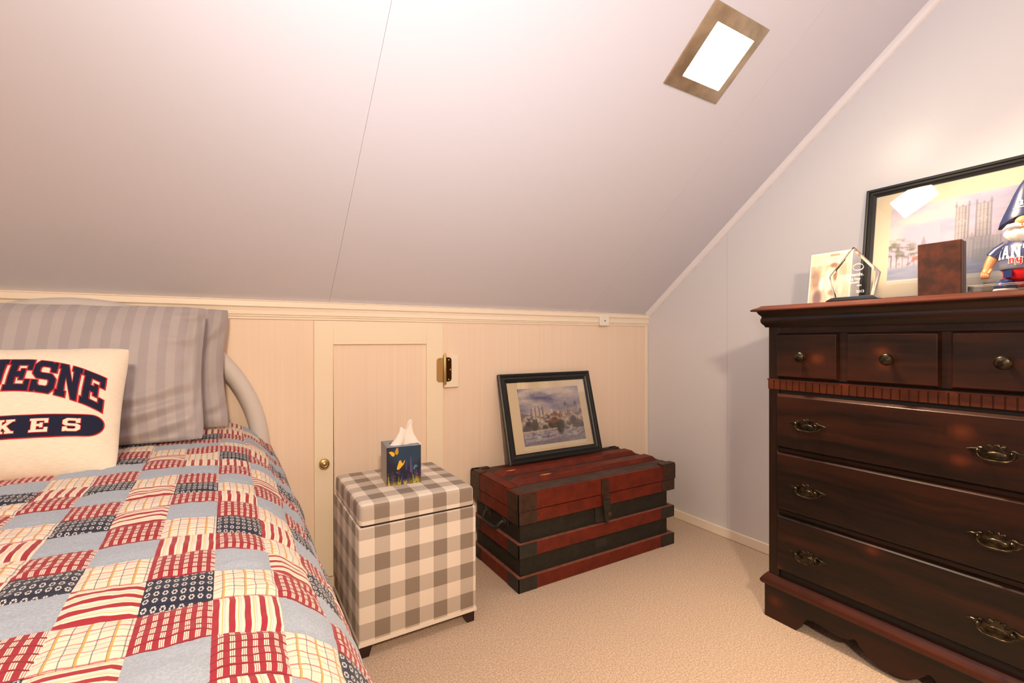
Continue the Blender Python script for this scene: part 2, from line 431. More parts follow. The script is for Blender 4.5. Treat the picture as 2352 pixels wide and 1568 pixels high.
def offset_poly(P, d):
    n = len(P); A = sum(P[i][0] * P[(i + 1) % n][1] - P[(i + 1) % n][0] * P[i][1] for i in range(n)); sg = 1 if A > 0 else -1
    out = []
    for i in range(n):
        a, b, c = (Vector(P[(i - 1) % n]), Vector(P[i]), Vector(P[(i + 1) % n]))
        e1 = (b - a); e2 = (c - b)
        if e1.length < 1e-9 or e2.length < 1e-9: out.append(tuple(b)); continue
        n1 = Vector((e1.y, -e1.x)).normalized() * sg; n2 = Vector((e2.y, -e2.x)).normalized() * sg
        m = n1 + n2
        if m.length < 0.2: out.append(tuple(b + n1 * d)); continue
        m.normalize(); k = d / max(0.5, m.dot(n1)); out.append(tuple(b + m * k))
    return out
def letter_mesh(polys, mp, maxlen, name, mt, parent, thick=0.0, local=True):
    """flat polygons -> fine triangles -> mapped by mp(x,y)"""
    bm = bmesh.new()
    for P in polys:
        vs = [bm.verts.new((x, y, 0)) for x, y in P]
        try: bm.faces.new(vs)
        except ValueError: pass
    bmesh.ops.triangulate(bm, faces=bm.faces)
    for _ in range(5):
        es = [e for e in bm.edges if e.calc_length() > maxlen]
        if not es: break
        bmesh.ops.subdivide_edges(bm, edges=es, cuts=1); bmesh.ops.triangulate(bm, faces=bm.faces)
    for v in bm.verts: v.co = Vector(mp(v.co.x, v.co.y))
    me = bpy.data.meshes.new(name); bm.to_mesh(me); bm.free()
    o = bpy.data.objects.new(name, me); COL.objects.link(o); me.materials.append(mt)
    o.parent = parent; WORLD[o] = WORLD[parent]; return o

# ================================================================== SETTING
mb = MB(); mb.box(XL, XR, YF, YB, -0.04, 0.0); struct(mb.build('floor', m_carpet), 'beige carpet floor')
mb = MB(); mb.box(XL, XR + 0.05, YB, YB + 0.05, 0, ZK + 0.05); struct(mb.build('wall_back', m_panel), 'cream panelled knee wall')
mb = MB(); mb.box(XL, XR + 0.05, YF - 0.05, YF, 0, ZK + 0.05); struct(mb.build('wall_front', m_panel))
def gable(name, x0, x1, hole=None, mt=None):
    yb, yf = YB, YF
    run = (ZFLAT - ZK) / SL
    out = [(yb, 0), (yb, ZK), (yb - run, ZFLAT), (yf + run, ZFLAT), (yf, ZK), (yf, 0)]
    b = MB()
    if not hole: b.prism([(y, z) for y, z in out], lambda p, q, t: (t, p, q), x0, x1)
    else:
        h0, h1, z0, z1 = hole
        for lo, hi in ((yf, h0), (h1, yb)):
            pts = [(lo, 0)] + [(hi, 0)]
            def top(y): return min(ZFLAT, ZK + (yb - y) * SL, ZK + (y - yf) * SL)
            ys = sorted({lo, hi} | {y for y in (yb - run, yf + run) if lo < y < hi})
            poly = [(lo, 0), (hi, 0)] + [(y, top(y)) for y in ys[::-1]]
            b.prism(poly, lambda p, q, t: (t, p, q), x0, x1)
        b.box(x0, x1, h0, h1, 0, z0); b.box(x0, x1, h0, h1, z1, ZFLAT)
    return struct(b.build(name, mt or m_gable))
gable('wall_right', XR, XR + 0.05)
m_seam = plain('pale_blue_joint_shadow', 'c6c5ca', rough=0.6)
mb = MB(); mb.box(XR - 0.0006, XR + 0.001, 1.3445, 1.3460, 0.044, ZK + 0.375); struct(mb.build('trim_4', m_seam), 'thin panel joint on gable wall')
WIN = (-0.85, 0.15, 0.85, 1.95)
gable('wall_left', XL - 0.05, XL, WIN)
# ceiling: two slopes of sheet panels with open joints, and a flat strip
mb = MB(); run = (ZFLAT - ZK) / SL; G = 0.0004
joints = [XL, -2.13, -0.91, 0.310, 1.54, XR]
for a, b in zip(joints[:-1], joints[1:]):
    a2, b2 = a + (G if a > XL else 0), b - (G if b < XR else 0)
    for (ya, za, yb, zb, up) in ((YB, ZK, YB - run, ZFLAT, 1), (YF, ZK, YF + run, ZFLAT, -1)):
        nrm = Vector((0, SL * up, 1)).normalized() * 0.012
        q = [Vector((a2, ya, za)), Vector((b2, ya, za)), Vector((b2, yb, zb)), Vector((a2, yb, zb))]
        mb.hull2(q, [p + nrm for p in q])
for (ya, za, yb, zb, up) in ((YB, ZK, YB - run, ZFLAT, 1), (YF, ZK, YF + run, ZFLAT, -1)):
    nrm = Vector((0, SL * up, 1)).normalized()
    q = [Vector((XL, ya, za)), Vector((XR, ya, za)), Vector((XR, yb, zb)), Vector((XL, yb, zb))]
    mb.hull2([p + nrm * 0.013 for p in q], [p + nrm * 0.04 for p in q])
mb.box(XL, XR, YF + run, YB - run, ZFLAT, ZFLAT + 0.04)
struct(mb.build('ceiling', m_ceil, weld=False), 'pale blue sloped ceiling')

# trims
crown = [(0, 1.049), (0.020, 1.045), (0.021, 1.028), (0.014, 1.024), (0.011, 1.014), (0.015, 1.005), (0.017, 1.001), (0.011, 0.999), (0.011, 0.994), (0.006, 0.992), (0.006, 0.9855), (0, 0.9855)]
mb = MB(); mb.prism(crown, lambda p, q, t: (t, YB - p, q), XL, XR); struct(mb.build('trim_1', m_trim), 'cream moulding along knee wall top')
mb = MB(); mb.box(XR - 0.020, XR - 0.0005, YB - 0.009, YB, 0, 0.9855); struct(mb.build('trim_2', m_trim, bevel=0.003), 'cream corner strip')
R0 = 0.027; qr = [(0, 0)] + [(R0 * math.cos(t), R0 * math.sin(t)) for t in np.linspace(0, PI / 2, 8)]
nrm = Vector((0, -SL, -1)).normalized()
mb = MB()
mb.sweep(qr, [(lambda a, b, P=Vector((XR, y, ZK + (YB - y) * SL)): tuple(P + Vector((-a * 0.7, 0, 0)) + nrm * b)) for y in (YB - 0.005, YB - run)])
struct(mb.build('trim_3', m_trimw, smooth=50), 'cream quarter round along ceiling edge')
mb = MB(); mb.box(XR - 0.012, XR, YF, YB, 0, 0.044); struct(mb.build('baseboard_right', m_trim, bevel=0.004), 'low cream baseboard')
mb = MB(); mb.box(XL, 0.25, YB - 0.012, YB, 0, 0.044); mb.box(0.76, XR - 0.02, YB - 0.012, YB, 0, 0.044); struct(mb.build('baseboard_back', m_trim, bevel=0.004))

# access door in the knee wall
DX0, DX1, DZ0, DZ1 = 0.2555, 0.7525, 0.05, 0.982
mb = MB(); yf, yp = YB - 0.016, YB - 0.005
mb.box(DX0, DX0 + 0.066, yf, YB, DZ0, DZ1); mb.box(DX1 - 0.071, DX1, yf, YB, DZ0, DZ1)
mb.box(DX0 + 0.066, DX1 - 0.071, yf, YB, 0.896, DZ1); mb.box(DX0 + 0.066, DX1 - 0.071, yf, YB, DZ0, 0.13)
d1 = struct(mb.build('door_1', m_door, bevel=0.0015), 'small cream access door')
mb = MB(); mb.box(DX0 + 0.06, DX1 - 0.065, yp, YB - 0.001, 0.12, 0.90); mb.build('door_panel', m_panel, d1)
mb = MB(); mb.lathe([(0.0001, 0), (0.009, 0), (0.0085, 0.008), (0.011, 0.013), (0.0175, 0.017), (0.0185, 0.022), (0.016, 0.028), (0.010, 0.031), (0.008, 0.0305), (0.004, 0.033), (0.0001, 0.0335)], 28,
    lambda x, y, z: (0.2855 + x, yf - z, 0.468 + y)); mb.build('door_handle', m_brass, d1, smooth=40)
# spring hinge with its white packing block
def rrect(x0, x1, z0, z1, r, left=True, right=True, n=5):
    P = []
    for cx, cz, a0, on in ((x1 - r, z1 - r, 0, right), (x0 + r, z1 - r, 90, left), (x0 + r, z0 + r, 180, left), (x1 - r, z0 + r, 270, right)):
        if on: P += [(cx + r * math.cos(math.radians(a0 + 90 * k / n)), cz + r * math.sin(math.radians(a0 + 90 * k / n))) for k in range(n + 1)]
        else: P.append((cx + (r if a0 in (0, 270) else -r), cz + (r if a0 in (0, 90) else -r)))
    return P
mb = MB(); mb.box(0.758, 0.8215, YB - 0.018, YB, 0.715, 0.850)
blk = mb.build('packing_block', m_trim, d1, bevel=0.002)
hg = bpy.data.objects.new('hinge', None)
mb = MB(); mb.prism(rrect(0.7235, 0.752, 0.738, 0.838, 0.012, True, False), lambda p, q, t: (p, t, q), yf - 0.0025, yf - 0.0002)
hinge = mb.build('hinge', m_brass, d1)
mb = MB(); mb.prism(rrect(0.763, 0.7885, 0.740, 0.840, 0.012, False, True), lambda p, q, t: (p, t, q), YB - 0.0205, YB - 0.0182); mb.build('hinge_leaf', m_brass_darkrefl, hinge)
mb = MB(); mb.lathe([(0.0045, 0.728), (0.0062, 0.731), (0.0062, 0.848), (0.0045, 0.851), (0.003, 0.858)], 16, lambda x, y, z: (0.7575 + x, YB - 0.024 + y, z)); mb.build('hinge_barrel', m_brass, hinge, smooth=40)
mb = MB()
for (sx, sz, sy) in ((0.731, 0.829, yf - 0.0025), (0.744, 0.825, yf - 0.0025), (0.735, 0.785, yf - 0.0025), (0.737, 0.746, yf - 0.0025), (0.776, 0.830, YB - 0.0205), (0.783, 0.789, YB - 0.0205), (0.776, 0.748, YB - 0.0205)):
    mb.lathe([(0.0038, -0.001), (0.0034, 0.0010), (0.0015, 0.0014)], 12, lambda x, y, z, c=(sx, sz, sy): (c[0] + x, c[2] - z, c[1] + y))
mb.build('hinge_screw', m_brass, hinge, smooth=40)
bpy.data.objects.remove(hg)
mb = MB()
for sz in (0.835, 0.728):
    mb.lathe([(0.0042, -0.001), (0.0042, 0.0012), (0.002, 0.0016)], 12, lambda x, y, z, c=sz: (0.806 + x, YB - 0.018 - z, c + y))
mb.build('screw_cap', m_white_plastic, blk, smooth=40)
# little white cover plate on the moulding
pl = thing('mounting_plate', 'small white cover plate with one screw on the moulding near the corner', 'cover plate', loc=(1.625, YB - 0.022, 0.985))
mb = MB(); mb.box(1.598, 1.654, YB - 0.030, YB - 0.0185, 0.984, 1.036); mb.build('plate', m_white_plastic, pl, bevel=0.002)
mb = MB(); mb.lathe([(0.0032, 0), (0.0030, 0.0012), (0.0012, 0.0014)], 12, lambda x, y, z: (1.627 + x, YB - 0.030 - z, 1.009 + y)); mb.build('screw', m_black, pl)

# window in the left gable (behind the view), daylight comes in here
h0, h1, z0, z1 = WIN
mb = MB()
for a, b, c, d in ((h0, h0 + 0.05, z0, z1), (h1 - 0.05, h1, z0, z1), (h0, h1, z0, z0 + 0.05), (h0, h1, z1 - 0.05, z1), (h0, h1, (z0 + z1) / 2 - 0.02, (z0 + z1) / 2 + 0.02)):
    mb.box(XL - 0.045, XL - 0.005, a, b, c, d)
w1 = struct(mb.build('window_1', m_trim, weld=False))
mb = MB(); mb.box(XL - 0.028, XL - 0.024, h0 + 0.05, h1 - 0.05, z0 + 0.05, z1 - 0.05); mb.build('pane', thin_clear('window_glass'), w1)

# ================================================================== CEILING LIGHTS
m_lampframe = Mat('dull_brass_lamp_frame', rough=0.42, metal=0.75); 
m_lampframe.col(m_lampframe.mix(m_lampframe.noise(m_lampframe.objv(), 14, 3).ramp(0.35, 0.7), hx('a4937b'), hx('c9b99f'))); m_lampframe = m_lampframe.m
LAMP = 32.0
em = bpy.data.materials.new('lit_lamp_glass'); em.use_nodes = True
nt = em.node_tree; nt.nodes.clear(); oo = nt.nodes.new('ShaderNodeOutputMaterial'); ee = nt.nodes.new('ShaderNodeEmission')
ee.inputs[0].default_value = (1.0, 0.86, 0.62, 1); ee.inputs[1].default_value = LAMP; nt.links.new(ee.outputs[0], oo.inputs[0])
def ceiling_light(X, Y, side, label, power, colour, spread):
    """side +1: slope over the knee wall at the back, -1: opposite slope"""
    zc = ZK + ((YB - Y) if side > 0 else (Y - YF)) * SL
    ex = Vector((1, 0, 0)); es = Vector((0, -side, SL)).normalized(); en = ex.cross(es) * (1 if side > 0 else 1)
    if en.z > 0: en = -en
    M = Matrix(((ex.x, es.x, en.x, X), (ex.y, es.y, en.y, Y), (ex.z, es.z, en.z, zc), (0, 0, 0, 1)))
    t = thing('ceiling_light', label, 'ceiling light', M=M)
    W, H = 0.126, 0.117           # half sizes
    b = MB(); prof = [(0.0, 0.0), (0.0, 0.004), (0.003, 0.0055), (0.020, 0.009), (0.036, 0.0145), (0.040, 0.0145), (0.041, 0.011), (0.041, 0.0)]
    fr = []
    for sx, sy in ((-1, -1), (1, -1), (1, 1), (-1, 1), (-1, -1)):
        fr.append(lambda p, q, sx=sx, sy=sy: (sx * (W - p), sy * (H - p), q))
    b.sweep(prof, fr, cap=False); b.build('frame', m_lampframe, t, local=True, smooth=30)
    P = [(x, y) for x, y in rrect(-W + 0.041, W - 0.041, -H + 0.041, H - 0.041, 0.012)]
    b = MB(); b.prism(P, lambda p, q, k: (p, q, k), 0.004, 0.0125); b.build('diffuser', em, t, local=True)
    al = bpy.data.lights.new('lamp', 'AREA'); al.shape = 'RECTANGLE'; al.size = 2 * W - 0.09; al.size_y = 2 * H - 0.09
    al.energy = power; al.color = colour; al.spread = math.radians(spread)
    lo_ = bpy.data.objects.new('lamp', al); COL.objects.link(lo_); lo_.parent = t
    lo_.matrix_local = Matrix.Translation((0, 0, 0.0145)) @ Matrix.Rotation(PI, 4, 'X')
    return t
ceiling_light(1.2675, 0.909, 1, 'lit square recessed ceiling light with dull brass frame on the sloped ceiling', 12.5, (1.0, 0.74, 0.50), 118)

# ================================================================== BED
bed = thing('bed', 'bed with pale grey tubular hoop headboard against the knee wall', 'bed', loc=(-0.385, 0.8, 0))
BC, BR, BY = -0.385, 0.47, 1.79
pts = [(BC + BR, BY, 0.0), (BC + BR, BY, 0.25), (BC + BR, BY, 0.45)] + [(BC + BR * math.cos(t), BY, 0.537 + BR * math.sin(t)) for t in np.linspace(0, PI, 41)] + [(BC - BR, BY, 0.45), (BC - BR, BY, 0.25), (BC - BR, BY, 0)]
mb = MB(); mb.tube(pts, 0.0275, 20); hb = mb.build('headboard', m_tube, bed, smooth=60)
mb = MB()
mb.tube([(BC - BR, BY, 0.36), (BC + BR, BY, 0.36)], 0.014, 12); mb.build('cross_bar', m_tube, hb, smooth=60)
for k in (-2, -1, 0, 1, 2):
    mb = MB(); x = BC + k * 0.15; mb.tube([(x, BY, 0.36), (x, BY, 0.537 + math.sqrt(BR ** 2 - (k * 0.15) ** 2))], 0.008, 10); mb.build('spindle', m_tube, hb, smooth=60)
for sx in (-1, 1):
    mb = MB(); mb.box(BC + sx * 0.45 - 0.02, BC + sx * 0.45 + 0.02, -0.12, BY, 0.22, 0.28); mb.build('side_rail', m_tube, bed, bevel=0.004)
    mb = MB(); mb.tube([(BC + sx * 0.45, -0.10, 0), (BC + sx * 0.45, -0.10, 0.30)], 0.02, 14); mb.build('leg', m_tube, bed, smooth=60)
mb = MB(); mb.box(BC - 0.45, BC + 0.45, -0.10, 1.74, 0.24, 0.28); mb.build('slat_base', m_tube, bed)
mb = MB(); mb.box(BC - 0.475, BC + 0.475, -0.12, 1.74, 0.281, 0.60)
tag(mb.build('mattress', m_mattress, origin=(BC, 0.8, 0.281), bevel=0.05, bseg=4), 'thick mattress on the bed, under the patchwork quilt', 'mattress')

# quilt ------------------------------------------------------------
prof = [(-0.385, 0.655), (-0.25, 0.655), (-0.09, 0.653), (-0.013, 0.648), (0.022, 0.641), (0.049, 0.630), (0.072, 0.614), (0.098, 0.590), (0.121, 0.554), (0.139, 0.515), (0.151, 0.470), (0.157, 0.41), (0.158, 0.34), (0.159, 0.22)]
pr = [(BC * 2 - x, z) for x, z in prof[::-1]] + prof[1:]
pp = np.array(pr); seg = np.hypot(*np.diff(pp, axis=0).T); arc = np.concatenate([[0], np.cumsum(seg)])
fine = np.linspace(0, arc[-1], 400); fx = np.interp(fine, arc, pp[:, 0]); fz = np.interp(fine, arc, pp[:, 1])
k = np.ones(9) / 9
fxs = np.convolve(np.pad(fx, 4, 'edge'), k, 'valid'); fzs = np.convolve(np.pad(fz, 4, 'edge'), k, 'valid')
sB = float(np.interp(-0.015, fxs, fine))        # arc position of the measured column line
PW, PL = 0.0632, 0.0676
RY0 = 0.436 - PL * 8
rows = int(math.ceil((1.755 - RY0) / PL)); c0 = -int(sB / PW); c1 = int((fine[-1] - sB) / PW)
# cloth sequence by column, listed from a near row to far ones; b blue r check n navy p plaid v upright stripe h cross stripe
SEQ = {-5: 'pbrnbrnbrpnbrnbrnbrv', -4: 'rbpbvpvpbrvpbrvpnrvp', -3: 'hnrbnrbnrbnrbnrpnrbr', -2: 'bhphpbrhphpbrhpbrphb', -1: 'nbrnrvpbrnrbvprbrnvp', 0: 'vrvpbrnrvpbrvnrpbrvp',
       1: 'bpbrhpvpbrhpbrvphbrp', 2: 'rnrbnrbnrbrnbrnbrbnr'}
TYPE = 'brnpvh'
SUB = 9
def cell_type(c, r):
    k = r - 7
    s = SEQ.get(c, SEQ[[-5, -4, -3, -2, -1, 0, 1, 2][(c * 3 + 1) % 8]])
    return TYPE.index(s[(k + (0 if c in SEQ else c * 5)) % len(s)]) if k >= 0 or c not in SEQ else TYPE.index(s[(k * 7) % len(s)])
mb = MB()
def quilt_pt(cs, rs):
    Y = RY0 + rs * PL
    w = PW * (1 + 0.10 * (Y - 0.8)) if cs < 0 else PW
    s = sB + cs * w; s = min(max(s, 0), fine[-1])
    X = float(np.interp(s, fine, fxs)); Z = float(np.interp(s, fine, fzs))
    Y2 = Y - 0.012 * cs * 0 + 0.006 * mnoise.noise((X * 9, Y * 9, 3))
    # outward normal of the profile
    e = 0.004; x2 = float(np.interp(min(s + e, fine[-1]), fine, fxs)); z2 = float(np.interp(min(s + e, fine[-1]), fine, fzs))
    t = Vector((x2 - X, 0, z2 - Z)); t = t.normalized() if t.length > 1e-7 else Vector((0, 0, -1)); n = Vector((-t.z, 0, t.x))
    pu = abs(math.sin(PI * cs)) ; pv = abs(math.sin(PI * rs))
    puff = 0.0035 * (min(1, pu * 2.2) * min(1, pv * 2.2) - 1)
    puff += 0.0022 * mnoise.noise((X * 30, Y * 70, 1.5)) + 0.006 * mnoise.noise((X * 7, Y * 7, 8)) + 0.0012 * mnoise.noise((X * 90, Y * 45, 4))
    p = Vector((X, Y2, Z)) + n * puff
    p.x += -0.010 * (Y - 0.436) * (1 if s < fine[-1] * 0.8 else 0.3)
    return p
for c in range(c0 - 1, c1 + 1):
    for r in range(rows):
        if (sB + (c + 1) * PW) < 0.02: continue
        vs = []; uv = []
        for j in range(SUB + 1):
            for i in range(SUB + 1): vs.append(quilt_pt(c + i / SUB, r + j / SUB))
        fs = []; uvs = []
        for j in range(SUB):
            for i in range(SUB):
                fs.append((j * (SUB + 1) + i, j * (SUB + 1) + i + 1, (j + 1) * (SUB + 1) + i + 1, (j + 1) * (SUB + 1) + i))
                uvs.append([(i / SUB, j / SUB), ((i + 1) / SUB, j / SUB), ((i + 1) / SUB, (j + 1) / SUB), (i / SUB, (j + 1) / SUB)])
        mb.add(vs, fs, cell_type(c, r), uvs)
q = mb.build('quilt', m_quilt, origin=(BC, 0.8, 0.655), smooth=180)
tag(q, 'red, blue and cream patchwork quilt spread over the bed', 'quilt')
sm = q.modifiers.new('thickness', 'SOLIDIFY'); sm.thickness = 0.008; sm.offset = -1

# pillows -----------------------------------------------------------
def pillow_mesh(w, h, t, n, m, seed, wr=1.0, folds=(), pinch=0.035):
    """local: x right, y up, z towards the viewer. returns collector and front height function"""
    def shape(u, v):
        x = w / 2 * u * (1 - pinch * (1 - v * v)); y = h / 2 * v * (1 - 0.05 * (1 - u * u)); cr_ = 1 - 0.035 * (u * v) ** 6; x *= cr_; y *= cr_
        d = max(0.0, (1 - abs(u) ** 2.6)) ** 0.55 * max(0.0, (1 - abs(v) ** 2.6)) ** 0.55
        return x, y, d
    def wrk(u, v, s):
        e = max(abs(u), abs(v)); k = 0.3 + 0.7 * e ** 3
        return wr * k * (0.006 * mnoise.noise((u * 2.6 + seed, v * 3.2, s)) + 0.004 * mnoise.noise((u * 7 + seed, v * 4, s + 5)) + 0.0016 * mnoise.noise((u * 17, v * 13 + seed, s)))
    def front(u, v):
        x, y, d = shape(u, v); z = t / 2 * d + wrk(u, v, 1) * min(1, d * 3)
        for (u0, v0, u1, v1, wd_, am) in folds:
            L2 = (u1 - u0) ** 2 + (v1 - v0) ** 2; k = ((u - u0) * (u1 - u0) + (v - v0) * (v1 - v0)) / L2
            if -0.2 < k < 1.2:
                q = ((u - u0) * (v1 - v0) - (v - v0) * (u1 - u0)) / math.sqrt(L2) + 0.05 * math.sin(k * PI)
                e = max(0, 1 - (2 * k - 1) ** 2 / 1.6)
                z += am * e * (math.exp(-(q / wd_) ** 2) - 0.7 * math.exp(-((q + wd_ * 1.3) / wd_) ** 2)) * min(1, d * 3)
        return (x, y, z)
    def back(u, v):
        x, y, d = shape(u, v); return (x, y, -t / 2 * d + wrk(u, v, 9) * min(1, d * 3))
    b = MB()
    us = np.sin(np.linspace(-PI / 2, PI / 2, n + 1)); vs = np.sin(np.linspace(-PI / 2, PI / 2, m + 1))
    for fn in (front, back):
        b.add([fn(u, v) for v in vs for u in us],
            [(j * (n + 1) + i, j * (n + 1) + i + 1, (j + 1) * (n + 1) + i + 1, (j + 1) * (n + 1) + i) for j in range(m) for i in range(n)], 0,
            [[((us[a] + 1) / 2, (vs[c] + 1) / 2) for a, c in ((i, j), (i + 1, j), (i + 1, j + 1), (i, j + 1))] for j in range(m) for i in range(n)])
    return b, front
def lean_matrix(bottom, lean, yaw=0.0, rollz=0.0):
    """local x right, y up along the leaning face, z toward viewer (-Y)"""
    a = math.radians(lean)
    ex = Vector((1, 0, 0)); ey = Vector((0, math.sin(a), math.cos(a))); ez = ex.cross(ey)
    R = Matrix((ex, ey, ez)).transposed()
    R = Matrix.Rotation(math.radians(yaw), 3, 'Z') @ R @ Matrix.Rotation(math.radians(rollz), 3, 'Z')
    return Matrix.Translation(bottom) @ R.to_4x4()
def put_pillow(name, label, cat, bottom, lean, w, h, t, seed, mt, yaw=0, roll=0, wr=1.0, nm=(56, 44), group=None, folds=(), pinch=0.035):
    M = lean_matrix(bottom, lean, yaw, roll)
    b, fr = pillow_mesh(w, h, t, nm[0], nm[1], seed, wr, folds, pinch)
    b.v = [(x, y + h / 2, z) for x, y, z in b.v]
    me = b.build(name, mt, None, local=True, smooth=180)
    me.matrix_world = M; WORLD[me] = M
    tag(me, label, cat, group); return me, fr, M
put_pillow('bed_pillow', 'grey striped pillow standing rearmost against the hoop headboard', 'pillow', (-0.334, 1.640, 0.650), 16, 0.672, 0.378, 0.12, 3.1, m_satin, wr=2.2, nm=(90, 64), pinch=0.07, folds=((0.96, 0.9, 0.80, 0.35, 0.05, 0.010), (0.9, -0.2, 0.97, -0.9, 0.04, 0.008), (0.98, -0.5, 0.8, -0.75, 0.05, 0.008)))
put_pillow('bed_pillow', 'grey striped pillow leaning directly behind the cream lettered cushion', 'pillow', (-0.388, 1.452, 0.652), 26, 0.668, 0.398, 0.14, 11.7, m_satin, wr=2.0, nm=(100, 72), pinch=0.05, folds=((0.96, -0.22, 0.30, -0.62, 0.055, 0.013), (0.97, -0.42, 0.25, -0.86, 0.05, 0.012), (0.95, -0.68, 0.45, -0.95, 0.05, 0.010), (0.93, 0.95, 0.90, -0.9, 0.022, 0.006), (0.95, 0.42, 0.72, 0.36, 0.05, 0.009), (0.97, 0.9, 0.82, 0.72, 0.05, 0.010), (0.9, 0.05, 0.5, -0.05, 0.05, 0.005)))
cw, ch, ct = 0.385, 0.298, 0.115
cu, cfront, CM = put_pillow('throw_cushion', 'cream cushion with navy and red college lettering, propped against the grey pillow', 'cushion', (-0.388, 1.215, 0.645), 33, cw, ch, ct, 21.3, m_jersey, wr=0.7)
# lettering on the cushion: x,y in cushion metres from its centre
def on_cushion(eps):
    def mp(x, y):
        u = x / (cw / 2); v = y / (ch / 2)
        for _ in range(3):
            u = x / (cw / 2 * (1 - 0.035 * (1 - v * v))); v = y / (ch / 2 * (1 - 0.05 * (1 - u * u)))
        u = max(-0.995, min(0.995, u)); v = max(-0.995, min(0.995, v))
        p = cfront(u, v); return (p[0], p[1] + ch / 2, p[2] + eps)
    return mp
# arched word
word = 'DUQUESNE'; LW, LH = 0.0345, 0.074; gap = 0.0024; TXO = 0.0135
tot = 8 * LW + 7 * gap; big = []; bigo = []
def arch(x, y):
    k = x / (tot / 2)
    return (x + TXO, 0.019 + y * (1 + 0.06 * k * k) - 0.046 * k * k)
def dens(P, L=0.006):
    out = []
    for i in range(len(P)):
        a, b = P[i], P[(i + 1) % len(P)]; n = max(1, int(math.hypot(b[0] - a[0], b[1] - a[1]) / L))
        out += [(a[0] + (b[0] - a[0]) * k / n, a[1] + (b[1] - a[1]) * k / n) for k in range(n)]
    return out
for i, ch_ in enumerate(word):
    x0 = -tot / 2 + i * (LW + gap); P = [(x0 + gx * LW, gy * LH) for gx, gy in GLY[ch_]]
    big.append([arch(*p) for p in dens(P)]); bigo.append([arch(*p) for p in dens(offset_poly(P, 0.0021))])
pill = [(x, z) for x, z in rrect(-0.105, 0.165, -0.078, -0.036, 0.0205, n=10)]
pillo = [(x, z) for x, z in rrect(-0.107, 0.167, -0.080, -0.034, 0.0225, n=10)]
small = []
for i, ch_ in enumerate('DUKES'):
    cx = 0.030 + (i - 2) * 0.045; small.append([(cx - 0.0125 + gx * 0.025, -0.0700 + gy * 0.026) for gx, gy in GLY[ch_]])
for Po, Pi in zip(bigo, big):
    lt = letter_mesh([Po], on_cushion(0.0009), 0.006, 'letter_outline', m_redfelt, cu)
    letter_mesh([Pi], on_cushion(0.0016), 0.006, 'letter', m_navy, lt)
bg_ = letter_mesh([pillo], on_cushion(0.0009), 0.006, 'badge', m_redfelt, cu)
letter_mesh([pill], on_cushion(0.0016), 0.006, 'badge_fill', m_navy, bg_)
for P in small:
    letter_mesh([offset_poly(P, 0.0011)], on_cushion(0.0022), 0.005, 'badge_letter_outline', m_redfelt, bg_)
    letter_mesh([P], on_cushion(0.0028), 0.005, 'badge_letter', m_creamfelt, bg_)

# ================================================================== OTTOMAN
OX0, OX1, OY0, OY1 = 0.3085, 0.6795, 1.365, 1.742
ot = thing('storage_ottoman', 'grey and white gingham storage ottoman between the bed and the trunk', 'ottoman', loc=((OX0 + OX1) / 2, (OY0 + OY1) / 2, 0))
SC = 1 / 0.0900; SZ = 1 / 0.0955
def box_uv(P, n, ztop, lid):
    x, y, z = P; d = ztop - z
    ax = max(range(3), key=lambda i: abs(n[i]))
    if ax == 2: return ((x - OX0) * SC, (y - OY0) * SC * (SC / SC) + 0.02)
    if ax == 1: return ((x - OX0) * SC, (-d * SC + 0.02) if lid else (z - 0.006) * SZ)
    return (((y - OY0) * SC + 0.02, 0.5 * 0 + (z - 0.006) * SZ)) if not lid else ((-d) * SC, (y - OY0) * SC + 0.02)
def ott_box(name, x0, x1, y0, y1, z0, z1, bev, seg, lid, dome=0.0):
    bm = bmesh.new(); bmesh.ops.create_cube(bm, size=1)
    for v in bm.verts: v.co = Vector(((x0 + x1) / 2 + v.co.x * (x1 - x0), (y0 + y1) / 2 + v.co.y * (y1 - y0), (z0 + z1) / 2 + v.co.z * (z1 - z0)))
    if lid: es = [e for e in bm.edges if not all(abs(v.co.z - z0) < 1e-6 for v in e.verts)]
    else: es = bm.edges[:]
    bmesh.ops.bevel(bm, geom=es, offset=bev, segments=seg, profile=0.5, affect='EDGES')
    if lid:
        bmesh.ops.subdivide_edges(bm, edges=[e for e in bm.edges if e.calc_length() > 0.1], cuts=8, use_grid_fill=True)
        for v in bm.verts:
            if v.co.z > z1 - 0.001:
                a = (v.co.x - (x0 + x1) / 2) / ((x1 - x0) / 2); b = (v.co.y - (y0 + y1) / 2) / ((y1 - y0) / 2)
                v.co.z += dome * (1 - a * a) * (1 - b * b)
    l = bm.loops.layers.uv.new('UVMap'); bm.normal_update()
    for f in bm.faces:
        n = f.normal; nn = (n.x, n.y, n.z * (1.0 if lid else 1.0))
        for lp in f.loops: lp[l].uv = box_uv(lp.vert.co, nn, z1, lid)
    me = bpy.data.meshes.new(name); inv = WORLD[ot].inverted()
    for v in bm.verts: v.co = inv @ v.co
    bm.to_mesh(me); bm.free(); me.materials.append(m_ging)
    me.polygons.foreach_set('use_smooth', [True] * len(me.polygons))
    me.set_sharp_from_angle(angle=math.radians(50))
    o = bpy.data.objects.new(name, me); COL.objects.link(o); o.parent = ot; WORLD[o] = WORLD[ot]; return o
body = ott_box('body', OX0, OX1, OY0, OY1, 0.037, 0.3735, 0.004, 2, False)
ott_box('lid', OX0 + 0.004, OX1 - 0.004, OY0 + 0.004, OY1 - 0.004, 0.3800, 0.439, 0.014, 4, True, 0.004)
mb = MB()
for a, b, c, d in ((OX0 - 0.001, OX1 + 0.001, OY0 - 0.0012, OY0 + 0.002), (OX0 - 0.0012, OX0 + 0.002, OY0, OY1), (OX1 - 0.002, OX1 + 0.0012, OY0, OY1)):
    mb.box(a, b, c, d, 0.0365, 0.0475)
